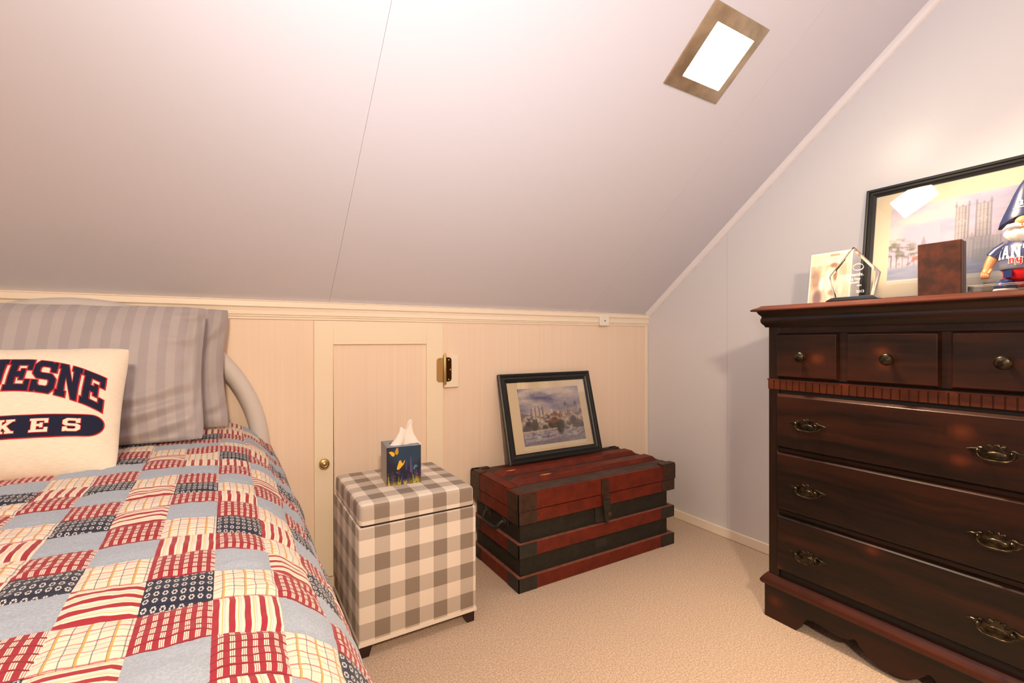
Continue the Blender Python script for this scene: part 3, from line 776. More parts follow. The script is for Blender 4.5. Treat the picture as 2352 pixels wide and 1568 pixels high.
mb.build('hem', m_hem, body)
mb = MB(); mb.box(OX0 + 0.008, OX1 - 0.008, OY0 + 0.008, OY1 - 0.008, 0.366, 0.388); mb.build('rim', m_legdark, body)  # dark core whose colour paints the shadow line under the lid
for sx in (0, 1):
    for sy in (0, 1):
        x0 = OX0 + 0.004 if sx == 0 else OX1 - 0.004; y0 = OY0 + 0.006 if sy == 0 else OY1 - 0.006
        dx = 1 if sx == 0 else -1; dy = 1 if sy == 0 else -1
        a = [(x0, y0, 0.0), (x0 + dx * 0.026, y0, 0.0), (x0 + dx * 0.026, y0 + dy * 0.026, 0.0), (x0, y0 + dy * 0.026, 0.0)]
        b = [(x0, y0, 0.037), (x0 + dx * 0.038, y0, 0.037), (x0 + dx * 0.038, y0 + dy * 0.038, 0.037), (x0, y0 + dy * 0.038, 0.037)]
        mb = MB(); mb.hull2(a, b); mb.build('leg', m_legdark, ot, bevel=0.0015)

# ================================================================== TISSUE BOX
TBW, TBD, TBH = 0.111, 0.113, 0.125
TM = Matrix.Translation((0.4262, 1.4975, 0.4405)) @ Matrix.Rotation(math.radians(-6.5), 4, 'Z')
tb = thing('tissue_box', 'dark blue tissue box with yellow butterflies on the gingham ottoman', 'tissue box', M=TM)
m_boxtop = Mat('grey_blue_card', rough=0.4); m_boxtop.col(m_boxtop.mix(m_boxtop.noise(m_boxtop.objv(), 30, 3).ramp(0.3, 0.7), hx('6f7f92'), hx('8b95a0'))); m_boxtop = m_boxtop.m
def faded_side():
    m = Mat('faded_grass_side_card', rough=0.4); x, y, z = m.pos()
    n = m.noise(m.vec(x * 3.0, y * 60.0, z * 14.0), 3.0, 3.0)
    m.col(m.mix(z.ramp(0.0, 0.11), m.mix(n.ramp(0.4, 0.65), hx('9a8a78'), hx('c0b09c')), hx('8d8f96'))); return m.m
m_boxside = faded_side()
mb = MB()
P8 = [(0, 0), (TBW, 0), (TBW, TBD), (0, TBD)]
ring = [(TBW / 2 + 0.036 * math.cos(t), TBD / 2 + 0.030 * math.sin(t)) for t in np.linspace(0, 2 * PI, 25)[:-1]]
mb.box(0, 0.001, 0, TBD, 0, TBH, 1); mb.box(TBW - 0.001, TBW, 0, TBD, 0, TBH, 1); mb.box(0.001, TBW - 0.001, 0, 0.001, 0, TBH, 1); mb.box(0.001, TBW - 0.001, TBD - 0.001, TBD, 0, TBH, 1); mb.box(0.001, TBW - 0.001, 0.001, TBD - 0.001, 0, 0.001, 1)
# top with an oval opening
outer = []
for t in np.linspace(0, 2 * PI, 25)[:-1]:
    c, s_ = math.cos(t), math.sin(t); k = 1 / max(abs(c) / (TBW / 2), abs(s_) / (TBD / 2)); outer.append((TBW / 2 + c * k, TBD / 2 + s_ * k))
n = 24
mb.add([(x, y, TBH) for x, y in outer] + [(x, y, TBH) for x, y in ring], [(i, (i + 1) % n, n + (i + 1) % n, n + i) for i in range(n)], 0)
mb.build('carton', [m_boxtop, m_boxside], tb, local=True, weld=False)
def tissue_art(U, V):
    C = np.zeros(U.shape + (3,)); C[:] = (0.10, 0.13, 0.22)
    g = np.clip(1.4 - ((U - .62) ** 2 * 3 + (V - .82) ** 2 * 9), 0, 1); lay(C, g * 0.55, (0.16, 0.38, 0.50))
    lay(C, vnoise(U, V, 5, 3, 5), (0.08, 0.14, 0.26), 0.35)
    lay(C, np.clip(1 - V / .16, 0, 1), (0.42, 0.40, 0.12), 0.8)
    r = np.random.default_rng(4)
    for k in range(70):
        x = r.random(); h = .1 + .28 * r.random() * (0.6 + .4 * math.sin(x * 9)); ln = (r.random() - .5) * .16
        xx = x + ln * (V / h); m = ((np.abs(U - xx) < .007 * (1.2 - V / h)) & (V < h)).astype(float)
        lay(C, m, [(0.80, 0.72, 0.25), (0.55, 0.55, 0.18), (0.90, 0.84, 0.52), (0.42, 0.40, 0.20)][k % 4], .85)
    for (x, y, h, w, c) in ((.70, .35, .33, .030, (.52, .40, .66)), (.57, .40, .2, .022, (.36, .30, .56)), (.17, .06, .28, .045, (.30, .18, .44)), (.45, .02, .26, .040, (.26, .16, .46)), (.62, .07, .2, .03, (.36, .22, .52)), (.37, .28, .17, .026, (.30, .20, .48)), (.86, .22, .12, .035, (.36, .24, .55)), (.97, .14, .26, .03, (.28, .2, .42)), (.74, .26, .2, .02, (.42, .32, .6))):
        for q in range(7):
            yy = y + h * q / 6; ww = w * (1 - .6 * q / 6)
            lay(C, np.exp(-(((U - x) / ww) ** 2 + ((V - yy) / (h / 9)) ** 2)), c, .8)
    for (x, y) in ((.06, .03), (.22, .04), (.34, .05), (.55, .06), (.88, .12)): lay(C, np.exp(-(((U - x) / .06) ** 2 + ((V - y) / .05) ** 2)), (.86, .74, .30), .6)
    lay(C, np.exp(-(((U - .31) / .03) ** 2 + ((V - .34) / .025) ** 2)), (.8, .4, .55), .7)
    lay(C, np.maximum(np.exp(-(((U - .84) / .06) ** 2 + ((V - .46) / .035) ** 2)), np.exp(-(((U - .80) / .03) ** 2 + ((V - .41) / .04) ** 2))), (.35, .74, .82), .8)
    Y1 = (.93, .74, .18)
    lay(C, inpoly(U, V, [(.06, .89), (.14, .90), (.22, .86), (.235, .80), (.20, .765), (.155, .775), (.10, .84)]), Y1)
    lay(C, inpoly(U, V, [(.235, .87), (.27, .955), (.30, .985), (.33, .96), (.34, .86), (.31, .80), (.26, .81)]), (.82, .60, .10))
    lay(C, inpoly(U, V, [(.36, .64), (.40, .655), (.43, .60), (.46, .56), (.525, .655), (.53, .63), (.49, .54), (.40, .45), (.34, .41), (.29, .42), (.30, .48)]), Y1)
    lay(C, inpoly(U, V, [(.225, .88), (.24, .86), (.262, .80), (.25, .79)]), (.2, .14, .05))
    return C
painted('printed_front', 110, 124, tissue_art, lambda u, v: (u * TBW, -0.0006, v * TBH), tb, m_printgloss)
# tissue: crumpled pulled sheet
mb = MB(); nu, nv = 26, 16; vs = []
for j in range(nv + 1):
    v = j / nv
    for i in range(nu + 1):
        a = 2 * PI * i / nu; fold = math.cos(3 * a + 0.6) * (0.35 * (1 - v) + 0.25)
        rr = (0.030 * (1 - v) ** 2.0 + 0.012 + 0.010 * v) * (1 + fold)
        sq = 1 - 0.55 * v
        vs.append((TBW / 2 + 0.004 + 0.012 * v + rr * math.cos(a) * (1 - 0.2 * v) + 0.004 * mnoise.noise((i * .5, v * 4, 2)), TBD / 2 + rr * math.sin(a) * sq * 0.75,
                   TBH - 0.006 + 0.062 * v + 0.012 * v * math.sin(a * 2 + 1) + 0.010 * v * math.cos(a)))
mb.add(vs, [(j * (nu + 1) + i, j * (nu + 1) + i + 1, (j + 1) * (nu + 1) + i + 1, (j + 1) * (nu + 1) + i) for j in range(nv) for i in range(nu)])
mb.build('tissue', plain('white_tissue', 'f6ece4', rough=0.95, spec=0.1), tb, local=True, smooth=35)

# ================================================================== TRUNK
TX0, TX1, TY0, TY1 = 0.8835, 1.6975, 1.432, 1.812
tr = thing('storage_chest', 'antique black trunk with worn red wooden slats and iron corners on the carpet', 'trunk', loc=((TX0 + TX1) / 2, (TY0 + TY1) / 2, 0))
E_ = 0.016
mb = MB(); mb.box(TX0 + E_, TX1 - E_ - 0.008, TY0 + E_, TY1 - E_, 0.004, 0.30); mb.build('body', m_tblack, tr, bevel=0.003)
CB = 0.078           # corner bracket reach
def band(nm, z0, z1, ex, mt, cmt, pale_top=True):
    x0, x1, y0, y1 = TX0 - ex, TX1 + ex, TY0 - ex, TY1 + ex * 0.3
    th = E_ + ex
    # four rails
    for (a, b, c, d) in ((x0, x1, y0, y0 + th), (x0, x1, y1 - th, y1), (x0, x0 + th, y0 + th, y1 - th), (x1 - th, x1, y0 + th, y1 - th)):
        r = MB(); r.box(a, b, c, d, z0, z1); 
        if pale_top: r.box(a + 0.0005, b - 0.0005, c + 0.0005, d - 0.0005, z1 - 0.0002, z1 + 0.0008, 1)  # thin paler red layer on the rail tops
        r.build(nm, [mt, m_tledge], tr, weld=False)
    # iron corners
    for sx in (0, 1):
        for sy in (0, 1):
            r = MB(); e = 0.0018
            X0, X1 = (x0 - e, x0 + CB) if sx == 0 else (x1 - CB, x1 + e)
            Y0_, Y1_ = (y0 - e, y0 + CB) if sy == 0 else (y1 - CB, y1 + e)
            ya, yb_ = (Y0_, Y0_ + e + 0.001) if sy == 0 else (Y1_ - e - 0.001, Y1_)
            xa, xb = (X0, X0 + e + 0.001) if sx == 0 else (X1 - e - 0.001, X1)
            r.box(X0, X1, ya, yb_, z0 - 0.0005, z1 + 0.0008); r.box(xa, xb, Y0_, Y1_, z0 - 0.0005, z1 + 0.0008)
            for q in (0.3, 0.75):
                zc = (z0 + z1) / 2 + 0.012 * (1 if q < .5 else -1)
                fx = X0 + (X1 - X0) * (q if sx == 0 else 1 - q); fy = Y0_ + (Y1_ - Y0_) * (q if sy == 0 else 1 - q)
                r.ball((fx, Y0_ if sy == 0 else Y1_, zc), 0.004, 0.002, 0.004, 10, 6); r.ball((X0 if sx == 0 else X1, fy, zc), 0.002, 0.004, 0.004, 10, 6)
            r.build('corner_bracket', cmt, tr, weld=False)
band('lower_rail', 0.0015, 0.049, 0, m_tred, m_tdark)
band('middle_rail', 0.124, 0.171, 0, m_tred, m_tdark)
band('upper_rail', 0.2445, 0.2895, 0.001, m_tred, m_tmetal, False)
# lid: rim rails, sunken panel, two long slats
band('lid_rail', 0.2935, 0.356, 0.004, m_tred, m_tmetal, False)
LX0, LX1, LY0, LY1 = TX0 - 0.002, TX1 + 0.002, TY0 - 0.002, TY1 - 0.002
mb = MB(); mb.box(LX0 + 0.01, LX1 - 0.01, LY0 + 0.01, LY1 - 0.01, 0.296, 0.3575); lidp = mb.build('lid_panel', m_ttop, tr, bevel=0.002)
for yc in (1.550, 1.680):
    b = MB(); hw = 0.037; h = 0.0195; z0 = 0.3572; rx0, rx1 = LX0 + 0.05, LX1 - 0.012
    P = [(rx0, 0), (rx1, 0), (rx1 - 0.004, h * .45), (rx1 - 0.022, h), (rx0 + 0.03, h), (rx0 + 0.004, h * .35)]
    lo = [(x, yc - hw, z0 + z) for x, z in P]; hi = [(x, yc + hw, z0 + z) for x, z in P]
    # chamfered long edges
    b.add([(x, yc - hw, z0) for x, z in (P[0], P[1])] + [(x, yc + hw, z0) for x, z in (P[1], P[0])] +
          [(rx0 + 0.03, yc - hw + 0.012, z0 + h), (rx1 - 0.022, yc - hw + 0.012, z0 + h), (rx1 - 0.022, yc + hw - 0.012, z0 + h), (rx0 + 0.03, yc + hw - 0.012, z0 + h)],
          [(3, 2, 1, 0), (4, 5, 6, 7), (0, 1, 5, 4), (1, 2, 6, 5), (2, 3, 7, 6), (3, 0, 4, 7)])
    b.build('lid_slat', m_tred, lidp, bevel=0.003)
# red worn end rails lying on top, iron rim caps at rear-left and front-right corners
mb = MB(); mb.box(LX0 + 0.003, LX0 + 0.046, LY0 + 0.075, LY1 - 0.075, 0.3565, 0.3605); mb.build('lid_end_rail', m_tred, lidp, bevel=0.001)
for (a, b, c, d) in ((LX0 - 0.003, LX0 + 0.075, LY1 - 0.02, LY1 + 0.002), (LX0 - 0.003, LX0 + 0.03, LY1 - 0.075, LY1 + 0.002), (LX1 - 0.075, LX1 + 0.003, LY0 - 0.003, LY0 + 0.03), (LX1 - 0.05, LX1 + 0.003, LY1 - 0.03, LY1 + 0.002), (LX1 - 0.14, LX1, LY1 - 0.02, LY1 + 0.002)):
    mb = MB(); mb.box(a, b, c, d, 0.3555, 0.364); mb.build('corner_cap', m_tmetal, lidp, bevel=0.002)
# pale scuffs on the slats
m_scuff = plain('bare_wood_scuff', 'd8945a', rough=0.8)
for (cx, cy, w) in ((0.985, 1.655, 0.020), (1.075, 1.535, 0.024)):
    mb = MB(); mb.prism([(cx + w * math.cos(t) * (1 + .3 * math.sin(3 * t)), cy + 0.006 * math.sin(t)) for t in np.linspace(0, 2 * PI, 13)[:-1]], lambda p, q, k: (p, q, k), 0.3766, 0.3772); mb.build('scuff', m_scuff, lidp)
m_trivet = trunk_mat('reddish_iron_rivet', '3c150b', '55200f', 0.5, 50)
# hasp and lock
mb = MB(); yl = TY0 - 0.006
mb.box(1.268, 1.306, yl - 0.003, yl + 0.004, 0.283, 0.352)
mb.box(1.272, 1.304, yl - 0.008, yl, 0.272, 0.286)
lat = mb.build('hasp', m_tmetal, tr, bevel=0.0012, weld=False)
mb = MB(); mb.prism([(1.268, 0.272), (1.308, 0.272), (1.306, 0.236), (1.300, 0.19), (1.290, 0.176), (1.280, 0.19), (1.274, 0.236)], lambda p, q, t: (p, t, q), yl - 0.012, yl - 0.004)
mb.build('hasp_tongue', m_tdark, lat, bevel=0.0015)
mb = MB(); mb.box(1.248, 1.318, TY0 + 0.006, TY0 + E_, 0.178, 0.240); mb.build('lock_plate', m_tdark, lat, bevel=0.002)
mb = MB(); mb.lathe([(0.010, 0), (0.010, 0.004), (0.006, 0.007), (0.003, 0.008)], 16, lambda x, y, z: (1.300 + x, yl - 0.012 - z, 0.215 + y)); mb.build('lock_button', m_tmetal, lat, smooth=40)
for x in (0.95, 1.02, 1.09, 1.16, 1.23, 1.36, 1.43, 1.50, 1.57, 1.64):
    for px_, py_, pz_ in ((x, TY0 - 0.0045, 0.338 if round(x * 100) % 2 else 0.322), (x + 0.02, TY0 - 0.0015, 0.268)):
        mb = MB(); mb.ball((px_, py_ + 0.001, pz_), 0.0038, 0.002, 0.0038, 10, 6); mb.build('rivet', m_trivet, lidp, smooth=60)
# bail handle on the left end, label plate on the front
mb = MB(); hx0 = TX0 + E_
mb.tube([(hx0, 1.555, 0.222), (hx0 - 0.018, 1.557, 0.218), (hx0 - 0.034, 1.566, 0.197), (hx0 - 0.036, 1.59, 0.192), (hx0 - 0.036, 1.655, 0.192), (hx0 - 0.034, 1.68, 0.197), (hx0 - 0.018, 1.688, 0.218), (hx0, 1.69, 0.222)], 0.0065, 12)
hd = mb.build('handle', m_tdark, tr, smooth=60)
for yc in (1.552, 1.693):
    mb = MB(); mb.box(hx0 - 0.005, hx0 + 0.001, yc - 0.022, yc + 0.022, 0.205, 0.239); mb.ball((hx0 - 0.006, yc, 0.222), 0.006, 0.012, 0.012, 12, 8); mb.build('handle_plate', m_tdark, hd, bevel=0.001, weld=False)
mb = MB(); mb.box(1.255, 1.315, TY0 + E_ - 0.0012, TY0 + E_ + 0.001, 0.075, 0.107); mb.build('label_plate', trunk_mat('dull_label_leather', '2c281e', '38322a', 0.7), tr)

# ================================================================== PICTURES
def framed(t, W, H, fw, prof_d, inset_art, art_fn, an, margin, glass_z=0.006):
    """local: x right 0..W, y up 0..H, z toward viewer; frame back at z=0"""
    prof = [(0, 0), (0, prof_d), (fw * .12, prof_d + .002), (fw * .28, prof_d + .001), (fw * .36, prof_d - .003), (fw * .6, prof_d - .002), (fw * .72, prof_d - .005), (fw * .95, prof_d - .008), (fw, prof_d - .009), (fw, 0)]
    b = MB()
    b.sweep(prof, [(lambda p, q, cx=cx, cy=cy: (p if cx == 0 else W - p, p if cy == 0 else H - p, q)) for cx, cy in ((0, 0), (1, 0), (1, 1), (0, 1), (0, 0))], cap=False)
    b.build('frame', m_blackframe, t, local=True)
    b = MB(); b.box(fw * .6, W - fw * .6, fw * .6, H - fw * .6, 0.001, 0.004); b.build('mat_board', m_mat, t, local=True)
    x0, x1, y0, y1 = inset_art
    b = MB(); b.box(x0 - margin * .05, x1 + margin * .05, y0 - margin, y1 + margin * .05, 0.0038, 0.0044); b.build('print_margin', m_paper, t, local=True)
    painted('print', an[0], an[1], art_fn, lambda u, v: (x0 + u * (x1 - x0), y0 + v * (y1 - y0), 0.0048), t, m_print)
    b = MB(); b.box(fw * .9, W - fw * .9, fw * .9, H - fw * .9, glass_z, glass_z + 0.0015); b.build('glazing', m_glaze, t, local=True)
def caption(t, x0, y0, w, n, seed):
    r = random.Random(seed); b = MB(); x = x0
    while x < x0 + w:
        l = 0.003 + r.random() * 0.006; y = y0 + (r.random() - .5) * .0008
        pts = [(x + l * k / 6, y + 0.0009 * math.sin(k * 2.1 + r.random()), 0.0052) for k in range(7)]
        b.tube(pts, 0.00025, 5); x += l + 0.003
    b.build('pencil_caption', plain('pencil_grey', '7c6c5c', rough=0.9), t, local=True)

def city_art(U, V):
    C = np.zeros(U.shape + (3,)); n = vnoise(U, V, 3, 6, 11, 5); n2 = vnoise(U, V, 7, 14, 31, 4)
    C[:] = (.66, .64, .71); lay(C, np.clip((n - .48) * 5, 0, 1), (.86, .80, .78)); lay(C, np.clip((.46 - n) * 5, 0, 1), (.47, .48, .60)); lay(C, np.clip((n2 - .58) * 5, 0, 1), (.74, .69, .76), .6)
    lay(C, np.exp(-(((U - .3) / .12) ** 2 + ((V - .97) / .05) ** 2)), (.93, .88, .76), .8)
    lay(C, np.clip(1 - np.abs(V - .55) / .12, 0, 1), (.80, .74, .76), .5)
    g = vnoise(U, V, 26, 26, 77, 3)
    hor = .53 + .02 * vnoise(U, V * 0, 20, 1, 3, 2)
    land = (V < hor).astype(float); lay(C, land, (.60, .57, .58)); lay(C, land * np.clip((g - .5) * 6, 0, 1), (.82, .76, .70), .9); lay(C, land * np.clip((.45 - g) * 6, 0, 1), (.38, .36, .42), .9)
    r = np.random.default_rng(9)
    for k in range(70):
        x = r.random(); y = .36 + .17 * r.random(); w = .012 + .03 * r.random(); h = .02 + .06 * r.random()
        c = [(.84, .78, .70), (.72, .64, .58), (.55, .50, .52), (.62, .44, .36), (.90, .86, .80)][k % 5]
        lay(C, ((np.abs(U - x) < w) & (V > y) & (V < y + h)).astype(float), c, .75)
    # long pale palace with turrets, on the left
    lay(C, ((U > .17) & (U < .36) & (V > .50) & (V < .60)).astype(float), (.82, .77, .74))
    for x in (.175, .235, .295, .35): lay(C, ((np.abs(U - x) < .012) & (V > .50) & (V < .645)).astype(float), (.66, .62, .64)); lay(C, ((np.abs(U - x) < .004) & (V > .5) & (V < .69)).astype(float), (.5, .48, .54))
    # generic twin-towered river bridge, on the right
    for x in (.735, .905):
        lay(C, ((np.abs(U - x) < .022) & (V > .46) & (V < .66)).astype(float), (.56, .52, .54)); lay(C, inpoly(U, V, [(x - .024, .66), (x + .024, .66), (x, .735)]), (.44, .42, .50))
        lay(C, ((np.abs(U - x) < .008) & (V > .5) & (V < .62)).astype(float), (.76, .70, .64))
    lay(C, ((U > .735) & (U < .905) & (V > .625) & (V < .645)).astype(float), (.52, .49, .54)); lay(C, ((U > .66) & (U < 1) & (V > .485) & (V < .50)).astype(float), (.50, .48, .52))
    for k in range(26):
        x = r.random(); y = .26 + .14 * r.random(); w = .025 + .035 * r.random()
        lay(C, np.clip(1.5 - ((U - x) / w) ** 2 - ((V - y) / (w * 1.3)) ** 2, 0, 1) * (.5 + g), [(.36, .34, .40), (.44, .42, .42), (.38, .38, .34), (.44, .34, .32)][k % 4], .8)
    lay(C, ((V > .36) & (V < .42) & (U > .42) & (U < .62)).astype(float), (.66, .46, .36), .6)
    qd = (V < .23).astype(float); lay(C, qd, (.66, .64, .70)); lay(C, qd * np.clip((g - .52) * 6, 0, 1), (.78, .75, .78), .8); lay(C, qd * np.clip((.44 - g) * 6, 0, 1), (.50, .49, .58), .8)
    lay(C, ((np.abs(V - .235 - .03 * U) < .012) & (U < .55)).astype(float), (.80, .74, .68)); lay(C, ((np.abs(V - .12 - .02 * U) < .008) & (U < .5)).astype(float), (.46, .44, .50), .7)
    lay(C, np.clip(1.4 - ((U - .60) / .062) ** 2 - ((V - .27) / .13) ** 2, 0, 1) * (.6 + .7 * g), (.36, .35, .32), .9)
    for k in range(24): lay(C, np.exp(-(((U - (.66 + .3 * r.random())) / .012) ** 2 + ((V - (.14 + .16 * r.random())) / .008) ** 2)), [(.32, .31, .36), (.88, .84, .80)][k % 2], .8)
    lay(C, np.exp(-(((U - .24) / .035) ** 2 + ((V - .13) / .04) ** 2)), (.84, .82, .84)); lay(C, np.exp(-(((U - .24) / .02) ** 2 + ((V - .17) / .012) ** 2)), (.42, .40, .46))
    lay(C, ((V < .05 + .08 * U) & (V < .1)).astype(float), (.52, .50, .56), .5)
    return C
ang = math.degrees(math.atan2(0.103, 0.375))
SW, SH = 0.514, 0.392
M = lean_matrix((1.0075, 1.7140, 0.3780), ang, 0.0)
sp = thing('picture_frame', 'black framed city painting leaning on the knee wall on top of the trunk', 'picture', M=M)
framed(sp, SW, SH, 0.040, 0.014, (0.0905, 0.4345, 0.068, 0.323), city_art, (170, 130), 0.016)
caption(sp, 0.094, 0.058, 0.045, 5, 2)

def abbey_art(U, V):
    C = np.zeros(U.shape + (3,)); n = vnoise(U, V, 4, 5, 41, 5)
    C[:] = (.80, .75, .82); lay(C, np.clip((n - .48) * 4, 0, 1), (.90, .83, .82)); lay(C, np.clip((.48 - n) * 4, 0, 1) * (U > .3), (.68, .69, .78), .9)
    g = vnoise(U, V, 34, 30, 71, 3)
    st = (.76, .72, .70); dk = (.58, .56, .60)
    def tower(x0, x1, y0, y1):
        lay(C, ((U > x0) & (U < x1) & (V > y0) & (V < y1)).astype(float), st, .9)
        for k in range(7): lay(C, ((U > x0) & (U < x1) & (np.abs(V - (y0 + (y1 - y0) * k / 6)) < .004)).astype(float), dk, .5)
        for k in range(5): lay(C, ((np.abs(U - (x0 + (x1 - x0) * k / 4)) < .0035) & (V > y0) & (V < y1)).astype(float), (.56, .54, .58), .8)
        for x in (x0, x1, (x0 + x1) / 2): lay(C, inpoly(U, V, [(x - .008, y1), (x + .008, y1), (x, y1 + (.075 if x != (x0 + x1) / 2 else .03))]), dk, .8)
        lay(C, np.clip(1 - np.abs(((U - (x0 + x1) / 2) ** 2 / .016 ** 2 + (V - (y0 + .62 * (y1 - y0))) ** 2 / .022 ** 2) ** .5 - 1) * 4, 0, 1), (.9, .86, .82), .7)
    tower(.387, .455, .36, .86); tower(.494, .567, .36, .86)
    lay(C, ((U > .365) & (U < .62) & (V > .14) & (V < .44)).astype(float) * (.75 + .3 * g), (.72, .69, .69), .9)
    lay(C, inpoly(U, V, [(.455, .44), (.494, .44), (.475, .52)]), st); lay(C, np.exp(-(((U - .475) / .012) ** 2 + ((V - .44) / .02) ** 2)), dk, .6)
    for k in range(14): lay(C, ((np.abs(U - (.37 + .25 * k / 13)) < .003) & (V > .16) & (V < .44)).astype(float), dk, .5)
    for x in (.66, .88): lay(C, inpoly(U, V, [(x - .012, .3), (x + .012, .3), (x + .012, .56), (x, .68), (x - .012, .56)]), (.66, .64, .68), .9)
    lay(C, ((U > .62) & (V > .2) & (V < .34)).astype(float), (.74, .70, .70), .8)
    lay(C, inpoly(U, V, [(.195, .30), (.23, .30), (.23, .44), (.2125, .56), (.195, .44)]), (.62, .60, .64), .8)
    tree = np.clip(1.5 - ((U - .05) / .11) ** 2 - ((V - .42) / .13) ** 2, 0, 1) + np.clip(1.2 - ((U - .14) / .07) ** 2 - ((V - .36) / .09) ** 2, 0, 1)
    lay(C, np.clip(tree, 0, 1) * np.clip((g - .38) * 4, 0, 1), (.50, .49, .42), .9)
    for k in range(6): lay(C, ((np.abs(U - .02 - .035 * k) < .003) & (V > .16) & (V < .34)).astype(float), (.44, .42, .40), .7)
    lay(C, np.clip((.22 + .05 * U - V) * 12, 0, 1), (.68, .69, .77)); lay(C, np.clip((.22 + .05 * U - V) * 12, 0, 1) * np.clip((vnoise(U, V, 5, 30, 8) - .5) * 5, 0, 1), (.58, .60, .70), .6)
    lay(C, ((U > .48) & (V < .30) & (V > .14)).astype(float), (.60, .62, .58), .5)
    lay(C, inpoly(U, V, [(.15, .235), (.225, .25), (.225, .30), (.15, .29)]), (.80, .50, .44)); lay(C, ((U > .19) & (U < .24) & (V > .27) & (V < .31)).astype(float), (.86, .72, .54), .7)
    for k in range(14): lay(C, np.exp(-(((U - (.06 + .3 * rng.random())) / .006) ** 2 + ((V - (.19 + .05 * rng.random())) / .015) ** 2)), [(.45, .42, .45), (.88, .82, .78)][k % 2], .7)
    return C
BPW, BPH = 0.585, 0.418
th = math.radians(8.2)
# local x right = -Y, y up leaning toward +X, z toward viewer (-X)
ex = Vector((0, -1, 0)); ey = Vector((math.sin(th), 0, math.cos(th))); ez = ex.cross(ey)
DT = 1.0222
Rm = Matrix((ex, ey, ez)).transposed().to_4x4()
M = Matrix.Translation((1.8945, 0.7855, DT)) @ Rm
bp = thing('picture_frame', 'large black framed church painting leaning on the gable wall on top of the dresser', 'picture', M=M)
framed(bp, BPW, BPH, 0.029, 0.014, (0.0735, 0.5115, 0.087, 0.335), abbey_art, (230, 130), 0.014)
caption(bp, 0.079, 0.079, 0.075, 8, 5)

# ================================================================== DRESSER
DY0, DY1 = 0.896, 0.224       # left (far) and right (near) ends of the case
XF = 1.526                    # case front
XBK = XR - 0.016
DC = (DY0 + DY1) / 2
dr = thing('dresser', 'dark stained wooden chest of drawers with brass pulls against the gable wall', 'dresser', loc=((XF + XBK) / 2, DC, 0))
mb = MB()
mb.box(XF, XBK, DY0 - 0.018, DY0, 0.10, 0.956); mb.box(XF, XBK, DY1, DY1 + 0.018, 0.10, 0.956); mb.box(XBK - 0.008, XBK, DY1, DY0, 0.02, 0.956); mb.box(XF, XBK, DY1, DY0, 0.94, 0.956); mb.box(XF, XBK, DY1, DY0, 0.10, 0.12)
case = mb.build('case', m_wood_v, dr, weld=False)
for (a, b) in ((DY0 - 0.034, DY0), (DY1, DY1 + 0.034)):
    mb = MB(); mb.box(XF - 0.0005, XF + 0.02, a, b, 0.10, 0.956); mb.build('stile', m_wood_v, case, bevel=0.0012)
mb = MB(); mb.box(XF + 0.006, XF + 0.02, DY1 + 0.03, DY0 - 0.03, 0.10, 0.956); mb.build('inner_front', m_recess, case)
for za, zb_ in ((0.348, 0.366), (0.548, 0.566), (0.932, 0.956)):
    mb = MB(); mb.box(XF + 0.001, XF + 0.02, DY1 + 0.03, DY0 - 0.03, za, zb_); mb.build('drawer_rail', m_wood, case)
# mouldings run round three sides
def moulding(nm, prof, mt, base, bevel=0.0, smooth=0):
    """prof: (outward, z). base: half-size outline of the case"""
    b = MB(); fr = []
    for (xx, yy, dx, dy) in ((XBK, DY0, 0, 1), (base, DY0, -1, 1), (base, DY1, -1, -1), (XBK, DY1, 0, -1)):
        fr.append(lambda p, q, xx=xx, yy=yy, dx=dx, dy=dy: (xx + dx * p, yy + dy * p, q))
    b.sweep(prof, fr); return b.build(nm, mt, dr, smooth=smooth)
moulding('cornice', [(-0.004, 0.9515), (0.008, 0.9515), (0.010, 0.957), (0.016, 0.964), (0.0185, 0.971), (0.018, 0.978), (0.0155, 0.984), (0.017, 0.989), (0.022, 0.994), (0.025, 0.999), (0.026, 1.0035), (-0.004, 1.0035)], m_wood, XF, smooth=35)
moulding('top', [(-0.2, 1.0037), (0.038, 1.0037), (0.0405, 1.0055), (0.0405, 1.0085), (0.034, 1.0125), (0.024, 1.0165), (0.018, 1.0205), (0.016, 1.0218), (-0.2, 1.0218)], m_wood_r, XF, smooth=25)
mb = MB(); mb.box(XF + 0.1, XBK, DY1 + 0.1, DY0 - 0.1, 1.0037, 1.0218); mb.build('top_board', m_wood_r, dr)
moulding('base_moulding', [(-0.004, 0.105), (0.012, 0.105), (0.017, 0.108), (0.020, 0.114), (0.020, 0.119), (0.016, 0.126), (0.010, 0.135), (0.004, 0.1425), (-0.004, 0.1435)], m_wood_r, XF, smooth=30)
# dentil band
b = MB(); b.box(XF - 0.003, XF + 0.01, DY1 - 0.001, DY0 + 0.001, 0.7495, 0.783); b.box(XF - 0.0062, XF, DY1 - 0.002, DY0 + 0.002, 0.7785, 0.783)
db = b.build('dentil_band', m_wood_r, dr, weld=False)
nd = 34; wd = (DY0 - DY1) / nd
b = MB()
for k in range(nd): b.box(XF - 0.0062, XF - 0.002, DY1 + k * wd + 0.0016, DY1 + (k + 1) * wd - 0.0016, 0.7495, 0.7782)
db2 = b.build('dentil', m_wood_r, db, weld=False, bevel=0.0008)
